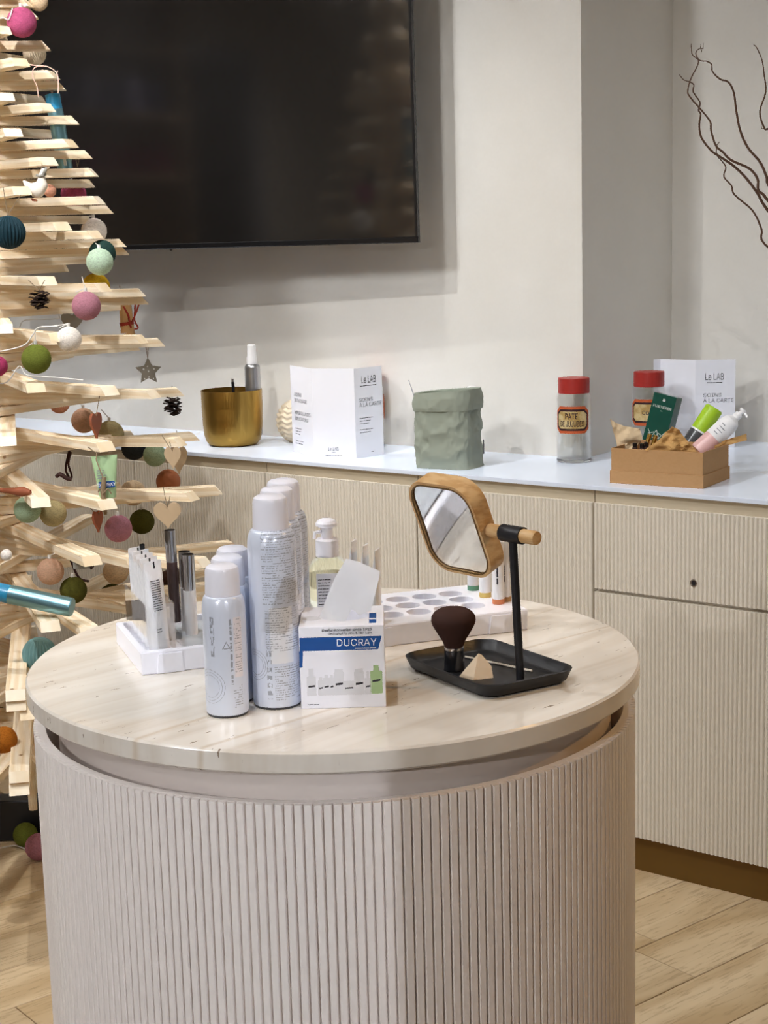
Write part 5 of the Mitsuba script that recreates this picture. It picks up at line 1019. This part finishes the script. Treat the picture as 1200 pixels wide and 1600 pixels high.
# small bottle with red ribbon
k = thing('perfume_sample', 'small glass bottle tied with red ribbon hanging below the screen', 'bottle')
pq = A((-1.9898, 1.6126, 1.3148)); ps = 0.0016; Q = lambda x, y, d=0.0: pq + E1 * ((x - 198) * ps) + EZ * ((505 - y) * ps) + E2 * d
part(k, 'bottle', tube([Q(197, 470), Q(199, 520)], [9.5 * ps, 11 * ps], 20), 'm_cork', 40); part(k, 'collar', tube([Q(202, 528), Q(203, 538)], 10 * ps, 20), 'm_black_gloss', 40); part(k, 'foot', tube([Q(199, 520), Q(202, 528)], 10.5 * ps, 20), 'm_cork', 40)
part(k, 'ribbon_band', tube([Q(198, 503), Q(198.6, 508)], 11.4 * ps, 20), 'm_red_ribbon', 40); part(k, 'ribbon', cat(tube(smoothline([Q(206, 506, -0.012), Q(212, 495, -0.014), Q(219, 478, -0.01), Q(220, 466, -0.008), Q(213, 462, -0.01), Q(214, 478, -0.012), Q(212, 500, -0.012), Q(217, 512, -0.012), Q(211, 514, -0.012)], 4), 0.0022, 6), tube([Q(196, 478, -0.014), Q(203, 492, -0.016), Q(206, 512, -0.016)], 0.0026, 6)), 'm_red_ribbon', 50)
cords(k, [Q(190, 445), Q(200, 455)], Q(197, 471))
k = thing('glass_disc', 'clear glass disc hanging under the slat below the small bottle', 'ornament')
part(k, 'disc', lathe([(0, -0.003), (10 * ps, -0.003), (12 * ps, 0.003), (0, 0.003)], 24, upright(Q(191, 546), (0, 0, 1))), 'm_clear', True); cords(k, [Q(189, 530)], Q(191, 546))
# ribbons and a little gift
def strip(name, label, pts, m_, r=0.003): k = thing(name, label, 'ribbon'); part(k, 'band', tube(smoothline([A(p) for p in pts], 4), r, 6), m_, 50)
strip('dark_ribbon', 'dark brown ribbon loop hanging under the slats left of the gel tube', ((-2.1438, 1.5327, 0.9922), (-2.1504, 1.5276, 0.9656), (-2.1544, 1.5245, 0.9372), (-2.1463, 1.5308, 0.915), (-2.1432, 1.5332, 0.925), (-2.1483, 1.5292, 0.9538), (-2.1415, 1.5345, 0.9855)), 'm_dark_ribbon')
strip('dark_ribbon', 'dark ribbon bow lying on a slat end beside the green tube', ((-1.7762, 1.1697, 0.9955), (-1.769, 1.1753, 1.0011), (-1.7579, 1.1838, 0.9919), (-1.7489, 1.1908, 0.9886)), 'm_dark_ribbon', 0.005)
strip('dark_ribbon', 'short dark ribbon curl above the reddish heart', ((-2.1133, 1.502, 0.8644), (-2.1061, 1.5076, 0.8507), (-2.0994, 1.5128, 0.8539), (-2.1016, 1.5111, 0.8623)), 'm_dark_ribbon', 0.003)
strip('dark_ribbon', 'dark ribbon hanging below the slat end by the olive ball', ((-1.7253, 1.1507, 0.8185), (-1.7206, 1.1543, 0.7976), (-1.7156, 1.1581, 0.7811), (-1.7083, 1.1638, 0.766), (-1.6936, 1.1752, 0.761)), 'm_dark_ribbon', 0.003)
k = thing('gift_parcel', 'tiny grey-brown parcel hanging under a low slat end', 'parcel')
part(k, 'box', xf(cbox(0.040, 0.026, 0.017, 0.001), basis((-1.6157, 1.0933, 0.8242), E1, E2)), 'm_star'); part(k, 'ribbon', xf(cbox(0.004, 0.028, 0.019, 0, (0.0195, 0, 0)), basis((-1.6157, 1.0933, 0.8242), E1, E2)), 'm_dark_ribbon')
# light cable pieces
for nm, pts in (('white light cable looping round the upper slats', ((-1.9419, 1.1946, 2.0023), (-1.923, 1.2092, 2.0155), (-1.9115, 1.2181, 2.0179), (-1.9026, 1.225, 2.0148), (-1.8945, 1.2312, 2.0393))), ('white light cable running to the olive ball', ((-1.7826, 1.0053, 1.2876), (-1.7605, 1.0224, 1.291), (-1.7383, 1.0395, 1.2957), (-1.716, 1.0568, 1.3046), (-1.7017, 1.0679, 1.3261), (-1.6901, 1.0769, 1.3408), (-1.6595, 1.1005, 1.3411))),
               ('white light cable on the slats under the olive ball', ((-1.7765, 1.0039, 1.2284), (-1.7494, 1.0249, 1.2232), (-1.7256, 1.0433, 1.2584), (-1.7156, 1.0511, 1.2401), (-1.6939, 1.0678, 1.2352), (-1.6612, 1.0931, 1.2313), (-1.6177, 1.1268, 1.2242))), ('white light cable lying on the floor by the balls', ((-2.1528, 1.1873, 0.006), (-2.1355, 1.2344, 0.006), (-2.1229, 1.253, 0.006), (-2.0864, 1.2517, 0.006), (-2.0464, 1.2431, 0.006))),
               ('white light cable hanging behind the mauve balls', ((-2.2406, 1.4734, 1.3088), (-2.2266, 1.4842, 1.328), (-2.1615, 1.5345, 1.329), (-2.1583, 1.537, 1.3419), (-2.1398, 1.5513, 1.3739), (-2.1296, 1.5592, 1.3979)))):
    k = thing('light_cable', nm, 'cable'); part(k, 'wire', tube(smoothline([A(p) for p in pts], 4), 0.0016, 6), 'm_cable', 50)
